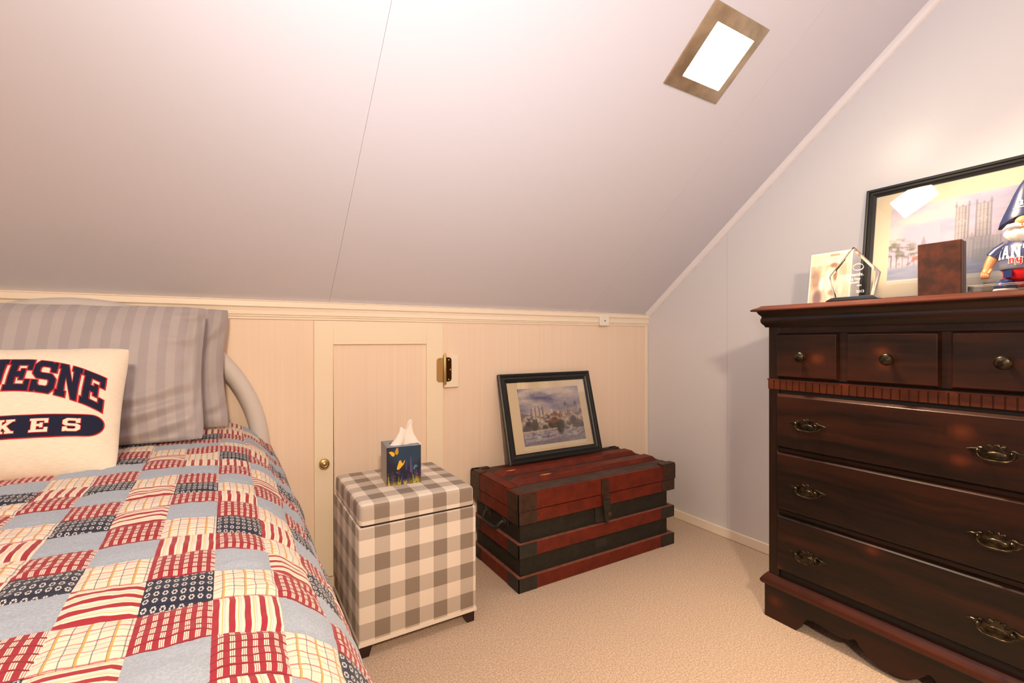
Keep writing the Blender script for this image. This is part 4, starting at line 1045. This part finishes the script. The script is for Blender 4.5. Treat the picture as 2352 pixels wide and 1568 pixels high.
# plinth with scalloped apron
half = [(0.336, 0.0), (0.245, 0.0), (0.236, 0.010), (0.226, 0.034), (0.212, 0.050), (0.190, 0.055), (0.165, 0.050), (0.142, 0.047), (0.118, 0.046), (0.096, 0.052), (0.086, 0.060), (0.080, 0.060), (0.070, 0.046), (0.055, 0.032), (0.035, 0.021), (0.015, 0.016), (0.0, 0.0155)]
poly = [(DC + a, z) for a, z in half] + [(DC - a, z) for a, z in half[::-1][1:]]
poly = poly + [(DC - 0.336 - 0.0085, 0.0), (DC - 0.336 - 0.0085, 0.107), (DC + 0.336 + 0.0085, 0.107), (DC + 0.336 + 0.0085, 0.0)]
b = MB(); b.prism(poly, lambda p, q, t: (t, p, q), XF - 0.0105, XF + 0.008); b.build('plinth', m_wood, dr)
for ya, yb_ in ((DY0 - 0.01, DY0 + 0.0085), (DY1 - 0.0085, DY1 + 0.01)):
    b = MB(); b.box(XF + 0.008, XBK, ya, yb_, 0, 0.107); b.build('plinth_side', m_wood, dr)
# drawers
def panel_front(b, y0, y1, z0, z1, xb, xf, ch):
    """raised front with chamfered rim; y0>y1"""
    A = [(xb, y0, z0), (xb, y1, z0), (xb, y1, z1), (xb, y0, z1)]
    m_ = xf + 0.55 * (xb - xf)
    Bq = [(m_, y0, z0), (m_, y1, z0), (m_, y1, z1), (m_, y0, z1)]
    Cq = [(xf, y0 - ch, z0 + ch), (xf, y1 + ch, z0 + ch), (xf, y1 + ch, z1 - ch), (xf, y0 - ch, z1 - ch)]
    b.hull2(A, Bq); b.add(Bq + Cq, [(i, (i + 1) % 4, 4 + (i + 1) % 4, 4 + i) for i in range(4)] + [(4, 5, 6, 7)])
XD = XF - 0.014
def knob(parent, y, z):
    b = MB(); b.lathe([(0.0085, 0), (0.0085, 0.0015), (0.006, 0.004), (0.0055, 0.010), (0.009, 0.0135), (0.0145, 0.0165), (0.0160, 0.0195), (0.0150, 0.0225), (0.0125, 0.0245), (0.0120, 0.0238), (0.0070, 0.0262), (0.002, 0.0272)], 32, lambda x, yy, h: (XD - h, y + x, z + yy))
    b.build('knob', m_antique, parent, smooth=35)
PLATE = [(0, .0215), (.003, .0225), (.0055, .0195), (.0062, .0165), (.0095, .0185), (.013, .0205), (.0162, .0185), (.0158, .0150), (.0125, .0125), (.0118, .0090), (.0140, .0062), (.0185, .0068), (.0215, .0100), (.0260, .0125), (.0310, .0122), (.0350, .0095), (.0400, .0075), (.0460, .0072), (.0535, .0045), (.0490, .0015), (.0440, -.0010), (.0400, -.0035), (.0370, -.0070), (.0325, -.0110), (.0280, -.0128), (.0235, -.0150), (.0190, -.0148), (.0150, -.0172), (.0100, -.0168), (.0060, -.0190), (.0030, -.0200), (0, -.0185)]
def pull(parent, y, z):
    full = PLATE + [(-a, c) for a, c in PLATE[::-1][1:-1]]
    b = MB(); n = len(full)
    def pt(a, c, h): return (XD - h, y - a, z + c)
    lo = [pt(a, c, 0) for a, c in full]; mid = [pt(a * .985, c * .97, .0022) for a, c in full]; hi = [pt(a * .92, c * .86, .0034) for a, c in full]
    b.add(lo + mid + hi, [tuple(range(n))] + [(i, (i + 1) % n, n + (i + 1) % n, n + i) for i in range(n)] + [(n + i, n + (i + 1) % n, 2 * n + (i + 1) % n, 2 * n + i) for i in range(n)] + [tuple(range(2 * n, 3 * n))])
    b.ball((XD - .003, y, z - .004), .0035, .019, .0085, 20, 10)
    pu = b.build('pull', m_antique, parent, weld=False)
    for s in (-1, 1):
        b = MB(); b.lathe([(.0042, 0), (.0038, .004), (.0032, .009), (.0050, .011), (.0052, .014), (.003, .0165)], 14, lambda x, yy, h, s=s: (XD - .002 - h, y + s * .0285 + x, z + .0035 + yy)); b.build('post', m_antique, pu, smooth=40)
    b = MB(); P = []
    for a, c, h in ((-.0285, .0035, .012), (-.0310, -.003, .0135), (-.0270, -.0095, .0148), (-.0200, -.0140, .0155), (-.0100, -.0155, .0158), (0, -.0152, .016), (.0100, -.0155, .0158), (.0200, -.0140, .0155), (.0270, -.0095, .0148), (.0310, -.003, .0135), (.0285, .0035, .012)):
        P.append((XD - h, y - a, z + c))
    b.tube(P, [.0014, .0018, .002, .0021, .0023, .0027, .0023, .0021, .002, .0018, .0014], 10); b.build('bail', m_antique, pu, smooth=60)
b = MB()
PY = ((0.868, 0.683), (0.666, 0.454), (0.437, 0.252))
for (a, c) in PY: panel_front(b, a, c, 0.788, 0.931, XF + 0.008, XD, 0.0065)
b.box(XF - 0.003, XF + 0.008, 0.252, 0.868, 0.789, 0.930)
top_d = b.build('drawer', m_wood, dr, weld=False, bevel=0.0008)
for yk in ((0.783), (0.5600), (0.3400)): knob(top_d, yk, 0.8575)
for (z0_, z1_, zh) in ((0.562, 0.7375, 0.647), (0.3615, 0.551, 0.4465), (0.166, 0.349, 0.243)):
    b = MB(); panel_front(b, 0.8685, 0.2515, z0_, z1_, XF + 0.008, XD, 0.0078)
    d = b.build('drawer', m_wood, dr, weld=False, bevel=0.001)
    for yh in (0.768, 0.354): pull(d, yh, zh)

# ================================================================== ON THE DRESSER
# photo card leaning behind the award
def card_art(U, V):
    C = np.zeros(U.shape + (3,)); C[:] = (.93, .86, .72); lay(C, vnoise(U, V, 4, 4, 3), (.96, .90, .80), .6)
    lay(C, ((V < .78) & (V > .55)).astype(float) * np.clip(vnoise(U, V, 6, 3, 13) * 2 - .5, 0, 1), (.80, .66, .56)); lay(C, (V < .45).astype(float), (.86, .72, .62), .7)
    lay(C, np.clip(1.3 - ((U - .15) / .13) ** 2 - ((V - .52) / .2) ** 2, 0, 1), (.62, .50, .44), .8)
    lay(C, np.clip(1.3 - ((U - .22) / .12) ** 2 - ((V - .18) / .16) ** 2, 0, 1), (.56, .46, .46))
    lay(C, np.clip(1.4 - ((U - .46) / .09) ** 2 - ((V - .47) / .24) ** 2, 0, 1), (.96, .92, .84)); lay(C, np.clip(1.4 - ((U - .31) / .07) ** 2 - ((V - .42) / .11) ** 2, 0, 1), (.98, .95, .86))
    lay(C, np.clip(1.3 - ((U - .56) / .07) ** 2 - ((V - .66) / .07) ** 2, 0, 1), (.96, .80, .70)); lay(C, np.clip(1.3 - ((U - .58) / .10) ** 2 - ((V - .76) / .05) ** 2, 0, 1), (.62, .46, .38)); lay(C, np.clip(1.3 - ((U - .64) / .05) ** 2 - ((V - .58) / .15) ** 2, 0, 1), (.60, .46, .38))
    lay(C, np.clip(1.3 - ((U - .64) / .10) ** 2 - ((V - .40) / .08) ** 2, 0, 1), (.97, .84, .76)); lay(C, np.clip(1.3 - ((U - .78) / .06) ** 2 - ((V - .35) / .16) ** 2, 0, 1), (.97, .85, .78)); lay(C, np.clip(1.3 - ((U - .5) / .05) ** 2 - ((V - .15) / .14) ** 2, 0, 1), (.95, .84, .76))
    lay(C, np.clip(1.3 - ((U - .58) / .12) ** 2 - ((V - .26) / .06) ** 2, 0, 1), (.66, .52, .46), .8)
    lay(C, ((U > .47) & (U < .69) & (np.abs(V - .945) < .02)).astype(float), (.74, .60, .46))
    lay(C, ((U > .88) & (U < .93) & (V > .92) & (V < .97)).astype(float), (.5, .42, .36), .7)
    lay(C, ((U < .02) | (U > .98) | (V > .985)).astype(float), (.95, .92, .88)); return C
tc = math.radians(9)
M = Matrix.Translation((1.770, 0.9, DT)) @ Matrix((Vector((0, -1, 0)), Vector((math.sin(tc), 0, math.cos(tc))), Vector((0, -1, 0)).cross(Vector((math.sin(tc), 0, math.cos(tc)))))).transposed().to_4x4()
CWd, CHt = 0.135, 0.196
cd = thing('photo_card', 'pale photo card standing at the far end of the dresser behind the clear award', 'photograph', M=M)
b = MB(); b.box(0, CWd, 0, CHt, 0, 0.0012); b.build('card', m_paper, cd, local=True)
painted('print', 80, 100, card_art, lambda u, v: (0.001 + u * (CWd - 0.002), 0.001 + v * (CHt - 0.002), 0.0016), cd, m_printgloss)
b = MB(); b.prism([(0.0, 0.02), (0.03, 0.012), (0.0, 0.12)], lambda p, q, t: (CWd / 2 + t, q, -p), -0.02, 0.02); b.build('easel_back', m_paper, cd, local=True)

# clear award
AY, AX = 0.683, 1.605
aw = thing('acrylic_award', 'clear diamond-topped acrylic award on black base beside the photo card', 'award', loc=(AX, AY, DT))
b = MB(); hw = 0.068; wd2 = 0.021
a_ = [(AX - wd2, AY - hw, DT), (AX + wd2, AY - hw, DT), (AX + wd2, AY + hw, DT), (AX - wd2, AY + hw, DT)]
m1 = [(AX - wd2, AY - hw, DT + .008), (AX + wd2, AY - hw, DT + .008), (AX + wd2, AY + hw, DT + .008), (AX - wd2, AY + hw, DT + .008)]
c_ = [(AX - wd2 + .007, AY - hw + .013, DT + .0165), (AX + wd2 - .007, AY - hw + .013, DT + .0165), (AX + wd2 - .007, AY + hw - .013, DT + .0165), (AX - wd2 + .007, AY + hw - .013, DT + .0165)]
b.hull2(a_, m1); b.hull2(m1, c_); b.build('base', plain('polished_black', '0d0d10', rough=0.12, coat=0.6), aw, weld=False)
b = MB(); b.box(AX - .012, AX + .012, AY - .050, AY + .050, DT + .0165, DT + .0178); b.build('felt_strip', plain('blue_edge', '2f5f9c', rough=0.5), aw)
gl = bpy.data.materials.new('clear_acrylic'); gl.use_nodes = True
pb = gl.node_tree.nodes['Principled BSDF']; pb.inputs['Transmission Weight'].default_value = 1; pb.inputs['IOR'].default_value = 1.36; pb.inputs['Roughness'].default_value = 0.0; pb.inputs['Base Color'].default_value = (0.97, 0.98, 1, 1)
zb = DT + .0178
PT = [(-.052, zb), (.052, zb), (.0665, zb + .066), (0.0, zb + .148), (-.0665, zb + .066)]
cx_, cz_ = 0.0, zb + .066
b = MB()
def ring_(k, x):
    return [(x, AY - a * k, cz_ + (z - cz_) * k if z > zb + .001 else z) for a, z in PT]
n = 5
b.add(ring_(.90, AX - .0095) + ring_(1.0, AX - .004) + ring_(1.0, AX + .0065) + ring_(.94, AX + .0095),
      [(0, 1, 2, 3, 4)] + [(k * n + i, k * n + (i + 1) % n, (k + 1) * n + (i + 1) % n, (k + 1) * n + i) for k in range(3) for i in range(n)] + [tuple(range(15, 20))[::-1]])
acr = b.build('acrylic_plate', gl, aw)
m_etch = plain('etched_white', 'dcd8d8', rough=0.7)
def etch(body, y, z, size, bold=0.0):
    cv = bpy.data.curves.new('engraving', 'FONT'); cv.body = body; cv.size = size; cv.extrude = 0.0001; cv.offset = bold * 0.4; cv.align_x = 'LEFT'
    tmp = bpy.data.objects.new('engraving_tmp', cv); COL.objects.link(tmp)
    dg = bpy.context.evaluated_depsgraph_get(); dg.update()
    me = bpy.data.meshes.new_from_object(tmp.evaluated_get(dg)); me.name = 'engraving'
    bpy.data.objects.remove(tmp); bpy.data.curves.remove(cv)
    me.materials.clear(); me.materials.append(m_etch)
    Rr = Matrix((Vector((0, -1, 0)), Vector((0, 0, 1)), Vector((-1, 0, 0)))).transposed().to_4x4()
    me.transform(WORLD[acr].inverted() @ Matrix.Translation((AX - .0101, y, z)) @ Rr)
    o = bpy.data.objects.new('engraving', me); COL.objects.link(o); o.parent = acr; WORLD[o] = WORLD[acr]
etch('erhands.', AY + .016, zb + .060, .0135, .0003); etch('ening Day', AY + .018, zb + .048, .0098, .0002); etch("mound's", AY + .014, zb + .038, .0098, .0002); etch('um', AY - .012, zb + .029, .0095, .0002); etch('2013', AY - .010, zb + .010, .0105, .0002)
b = MB()
for s, t0, t1 in ((1, 20, 200), (-1, 200, 380)):
    P = []
    for t in np.linspace(t0, t1, 14): P.append((AX - .0100, AY - .016 - .016 * math.cos(math.radians(t)) * .85, zb + .085 + .0095 * math.sin(math.radians(t))))
    b.tube(P, [.0004 + .0014 * math.sin(PI * k / 13) for k in range(14)], 8)
b.build('engraved_emblem', m_etch, acr, smooth=60)

# brown suede box
BX, BYl, BYr = 1.625, 0.5375, 0.4465
M = Matrix.Translation((BX, BYl, DT))
bx = thing('gift_box', 'brown suede covered box standing upright in front of the large picture', 'box', M=M)
ms = Mat('brown_suede', rough=0.85, spec=0.15, sheen=0.3); nn = ms.noise(ms.objv(), 28, 3)
ms.col(ms.mix(nn.ramp(0.4, 0.72), hx('2c140d'), hx('512413'))); ms.bump(ms.noise(ms.objv(), 400, 2), .2, .001); ms = ms.m
bw = BYl - BYr
b = MB(); b.box(0, 0.016, -bw, 0, 0, 0.149); b.build('lid', ms, bx, local=True, bevel=0.002)
b = MB(); b.box(0.0175, 0.040, -bw + 0.001, -0.001, 0, 0.148); b.build('tray', ms, bx, local=True, bevel=0.002)
b = MB(); b.box(0.012, 0.022, -bw + 0.004, -0.004, 0.003, 0.146); b.build('lining', plain('dark_lining', '1c1410', rough=0.9), bx, local=True)

# clear plastic tray
b = MB(); x0, x1, y0, y1, h = 1.558, 1.600, 0.190, 0.4165, 0.0195; w = 0.0012
b.box(x0, x1, y0, y1, DT, DT + w); b.box(x0, x0 + w, y0, y1, DT + w, DT + h); b.box(x1 - w, x1, y0, y1, DT + w, DT + h); b.box(x0 + w, x1 - w, y0, y0 + w, DT + w, DT + h); b.box(x0 + w, x1 - w, y1 - w, y1, DT + w, DT + h)
ty = thing('plastic_tray', 'shallow clear plastic tray in front of the gnome shoes on the dresser', 'tray', loc=((x0 + x1) / 2, (y0 + y1) / 2, DT))
b.build('tray_shell', thin_clear('clear_plastic', (0.95, 0.94, 0.93, 1), 1.4, 0.12), ty, weld=False)
b = MB(); b.tube([(x0, y0, DT + h), (x0, y1, DT + h), (x1, y1, DT + h), (x1, y0, DT + h)], 0.0006, 8, True); b.build('rim', plain('frosted_rim', 'b8aea6', rough=0.2), ty, smooth=60)

# garden gnome
GX, GY, GZ, GS = 1.672, 0.337, DT, 1.115
gn = thing('garden_gnome', 'football gnome figurine with white beard, navy hat and navy to grey jersey', 'figurine', loc=(GX, GY, GZ))
g_navy = plain('gnome_navy', '1f2a55', rough=0.32); g_red = plain('gnome_red', 'b4121c', rough=0.3); g_white = plain('gnome_white', 'ece6dc', rough=0.55); g_skin = plain('gnome_skin', 'd98f5e', rough=0.45); g_sole = plain('gnome_sole', 'd9d2c8', rough=0.5)
def jersey():
    m = Mat('gnome_jersey', rough=0.45); x, y, z = m.pos()
    n = m.noise(m.objv(), 140, 3)
    m.col(m.mix((z + n * 0.012).ramp(0.055, 0.098), hx('8f9095'), hx('1f2a5c'))); return m.m
g_jersey = jersey()
def lo(x, y, z): return (GX + x * GS, GY + y * GS, GZ + z * GS)
# trousers: two short legs joined by seat
b = MB()
b.lathe([(0.030, 0.028), (0.036, 0.034), (0.040, 0.050), (0.040, 0.062)], 24, lambda x, y, z: lo(x * .85, y, z))
for s in (-1, 1): b.tube([lo(0, s * .021, .016), lo(0, s * .021, .030), lo(0, s * .019, .045)], [.020, .0215, .022], 20)
tro = b.build('trousers', g_red, gn, smooth=60, weld=False)
b = MB(); b.prism(rrect(.018, .034, .036, .053, .002), lambda p, q, t: lo(t - math.sqrt(max(0, .040 ** 2 - p * p)) * .85, p, q), -.0035, .001); b.build('trouser_patch', g_navy, tro)
for s in (-1, 1):
    b = MB(); b.ball(lo(-.018, s * .031, .0165), .034, .0205, .0205, 24, 14, fn=lambda x, y, z: (x, y, max(z, -.25))); sh = b.build('shoe', g_navy, gn, smooth=60)
    b = MB(); b.ball(lo(-.018, s * .031, .0085), .0355, .0222, .0085, 24, 10); b.build('sole', g_sole, sh, smooth=60)
# jersey torso
JP = [(0.010, 0.053), (0.041, 0.0535), (0.0445, 0.056), (0.0460, 0.066), (0.0455, 0.080), (0.043, 0.095), (0.038, 0.108), (0.031, 0.118), (0.020, 0.124)]
b = MB(); b.lathe(JP, 36, lambda x, y, z: lo(x * .85, y, z)); jo = b.build('jersey', g_jersey, gn, smooth=50)
jr = lambda z: float(np.interp(z, [h for _, h in JP], [r for r, _ in JP]))
for s in (-1, 1):
    b = MB(); b.tube([lo(0, s * .032, .110), lo(-.004, s * .046, .098), lo(-.006, s * .054, .087)], [.014, .0145, .0155], 18); b.build('sleeve', g_navy, jo, smooth=60)
    b = MB(); b.tube([lo(-.005, s * .051, .092), lo(-.007, s * .057, .079), lo(-.010, s * .061, .067), lo(-.012, s * .063, .058)], [.0105, .0108, .0095, .0085], 16)
    b.ball(lo(-.013, s * .064, .053), .0105, .0085, .011, 16, 10)
    for k in range(4):
        yy = s * (.0585 + .0035 * k); b.tube([lo(-.017, yy, .052), lo(-.021, yy, .047 - .0006 * abs(k - 1.5)), lo(-.019, yy, .041), lo(-.0145, yy, .040)], [.0032, .0032, .003, .0026], 8)
    b.tube([lo(-.014, s * .0555, .058), lo(-.0205, s * .0555, .054), lo(-.0235, s * .0575, .0485)], [.0036, .0035, .0028], 8)
    b.build('arm', g_skin, gn, smooth=60, weld=False)
# head, beard, nose, hat
b = MB(); b.ball(lo(0, 0, .140), .031, .033, .034, 28, 16); hd_ = b.build('head', g_skin, gn, smooth=60)
b = MB(); b.ball(lo(-.034, 0, .1555), .0125, .0150, .0125, 18, 12); b.build('nose', g_skin, hd_, smooth=60)
for s in (-1, 1):
    b = MB(); b.ball(lo(-.0285, s * .0125, .1625), .0035, .0045, .0035, 12, 8); b.build('eye', plain('gnome_eye', '181818', rough=0.2), hd_, smooth=60)
def beard(x, y, z):
    zz = z * (1.0 if z > 0 else 1.25); k = 1 - 0.35 * max(0, -z) ** 1.2
    a = math.atan2(y, x); rip = 1 + .05 * math.sin(14 * a + 3 * z)
    return (x * k * rip, y * k * rip, zz)
b = MB(); b.ball(lo(-.012, 0, .131), .034, .0385, .024, 48, 20, fn=beard); bd = b.build('beard', g_white, hd_, smooth=60)
for s in (-1, 1):
    b = MB(); b.tube([lo(-.040, s * .002, .1455), lo(-.0415, s * .010, .1475), lo(-.037, s * .022, .1470), lo(-.027, s * .033, .1420)], [.0045, .0062, .0055, .002], 14); b.build('moustache', g_white, bd, smooth=60)
b = MB(); b.ball(lo(-.0425, 0, .1425), .003, .0055, .003, 14, 8); b.build('lip', g_skin, hd_, smooth=60)
HP = [(0.0375, 0.150), (0.0405, 0.1515), (0.0395, 0.160), (0.0350, 0.176), (0.029, 0.195), (0.022, 0.215), (0.014, 0.234), (0.007, 0.247), (0.001, 0.252)]
def hatpt(x, y, z):
    k = max(0.0, min(1.0, (.19 - z) / .04)); dz = (0.020 * (abs(y) / .04) ** 1.6 - 0.013) * k
    return lo(x * .92, y * (1.05 + 0.10 * k), z + .004 - dz)
b = MB(); b.lathe(HP, 40, hatpt); hat = b.build('hat', g_navy, hd_, smooth=60)
hr = lambda z: float(np.interp(z, [h for _, h in HP], [r for r, _ in HP]))
# jersey letters (wrapped round the chest) and marks
def wrap(radius, eps, sx=.85):
    def mp(x, z):
        R = radius(z) + eps; a = x / max(R, 1e-4)
        return Vector(lo(-math.cos(a) * R * sx, -math.sin(a) * R, z)) - Vector((GX, GY, GZ))
    return mp
W6 = 'GIANTS'; lw = .0180; gp = .0018; t6 = 6 * lw + 5 * gp
P6 = [[(-.0215 - t6 / 2 + i * (lw + gp) + a * lw, .0775 + c * .0290) for a, c in GLY[k]] for i, k in enumerate(W6)]
for P in P6: letter_mesh([dens(P, .003)], wrap(jr, .0009), .003, 'letter', g_white, jo)
PN = [[(-.0235 + i * .0125 + a * .0105, .0670 + c * .0105) for a, c in GLY[k]] for i, k in enumerate('ny')]
for P in PN:
    letter_mesh([dens(offset_poly(P, .0009), .003)], wrap(jr, .0012), .003, 'badge_outline', g_white, jo)
    letter_mesh([dens(P, .003)], wrap(jr, .0017), .003, 'badge_letter', g_red, jo)
PH = [[(-.013 + i * .014 + a * .012, .186 + c * .013) for a, c in GLY[k]] for i, k in enumerate('ny')]
PH.append([(-.016, .178), (.018, .178), (.018, .1805), (-.016, .1805)])
for P_ in PH: letter_mesh([dens(P_, .003)], (lambda x, z: Vector(hatpt(-math.cos(x / hr(z)) * (hr(z) + .0012), -math.sin(x / hr(z)) * (hr(z) + .0012), z)) - Vector((GX, GY, GZ))), .003, 'hat_badge', g_white, hat)

# ================================================================== LIGHT
# added fill lamp, unseen behind the camera, copying the ceiling light on the opposite slope
t2 = ceiling_light(-0.15, -0.85, -1, 'added unseen fill light with dull brass frame on the opposite slope', 30.0, (1.0, 0.765, 0.535), 180)
w = bpy.data.worlds.new('World'); scene.world = w; w.use_nodes = True
bg = w.node_tree.nodes['Background']; bg.inputs[0].default_value = (0.62, 0.78, 1.0, 1); bg.inputs[1].default_value = 3.0
po = bpy.data.lights.new('window_portal', 'AREA'); po.shape = 'RECTANGLE'; po.size = 0.9; po.size_y = 1.0; po.cycles.is_portal = True
pobj = bpy.data.objects.new('window_portal', po); COL.objects.link(pobj)
pobj.matrix_world = Matrix.Translation((XL - 0.055, (h0 + h1) / 2 if False else (WIN[0] + WIN[1]) / 2, (WIN[2] + WIN[3]) / 2)) @ Matrix.Rotation(math.radians(-90), 4, 'Y')

# the photographer's flash, tipped up at the slope
fl = bpy.data.lights.new('camera_flash', 'SPOT'); fl.energy = 52.0; fl.color = (0.88, 0.94, 1.0); fl.spot_size = math.radians(135); fl.spot_blend = 1.0; fl.shadow_soft_size = 0.04
flo = bpy.data.objects.new('camera_flash', fl); COL.objects.link(flo)
flo.matrix_world = Matrix.Translation((0.0, -0.03, 1.03)) @ Vector((0.50, 0.50, 0.86)).to_track_quat('-Z', 'Y').to_matrix().to_4x4()

# ================================================================== CAMERA
yaw, pit, rol = (math.radians(v) for v in (30.88, -0.13, -0.10))
F = Vector((math.sin(yaw) * math.cos(pit), math.cos(yaw) * math.cos(pit), math.sin(pit)))
r_ = Vector((math.cos(yaw), -math.sin(yaw), 0)); u_ = r_.cross(F)
r2 = r_ * math.cos(rol) + u_ * math.sin(rol); u2 = u_ * math.cos(rol) - r_ * math.sin(rol)
cam = bpy.data.cameras.new('camera'); cam.sensor_width = 36; cam.lens = 1078.0 / 2352 * 36; cam.clip_start = 0.01
co = bpy.data.objects.new('camera', cam); COL.objects.link(co)
co.matrix_world = Matrix(((r2.x, u2.x, -F.x, 0), (r2.y, u2.y, -F.y, 0), (r2.z, u2.z, -F.z, HC), (0, 0, 0, 1)))
scene.camera = co
vs_ = scene.view_settings; vs_.view_transform = 'Standard'; vs_.look = 'None'; vs_.gamma = 1; vs_.use_curve_mapping = False
vs_.exposure = 0.42
scene.cycles.max_bounces = 10; scene.cycles.diffuse_bounces = 6; scene.cycles.transparent_max_bounces = 16
scene.cycles.use_denoising = True; scene.cycles.sample_clamp_indirect = 10
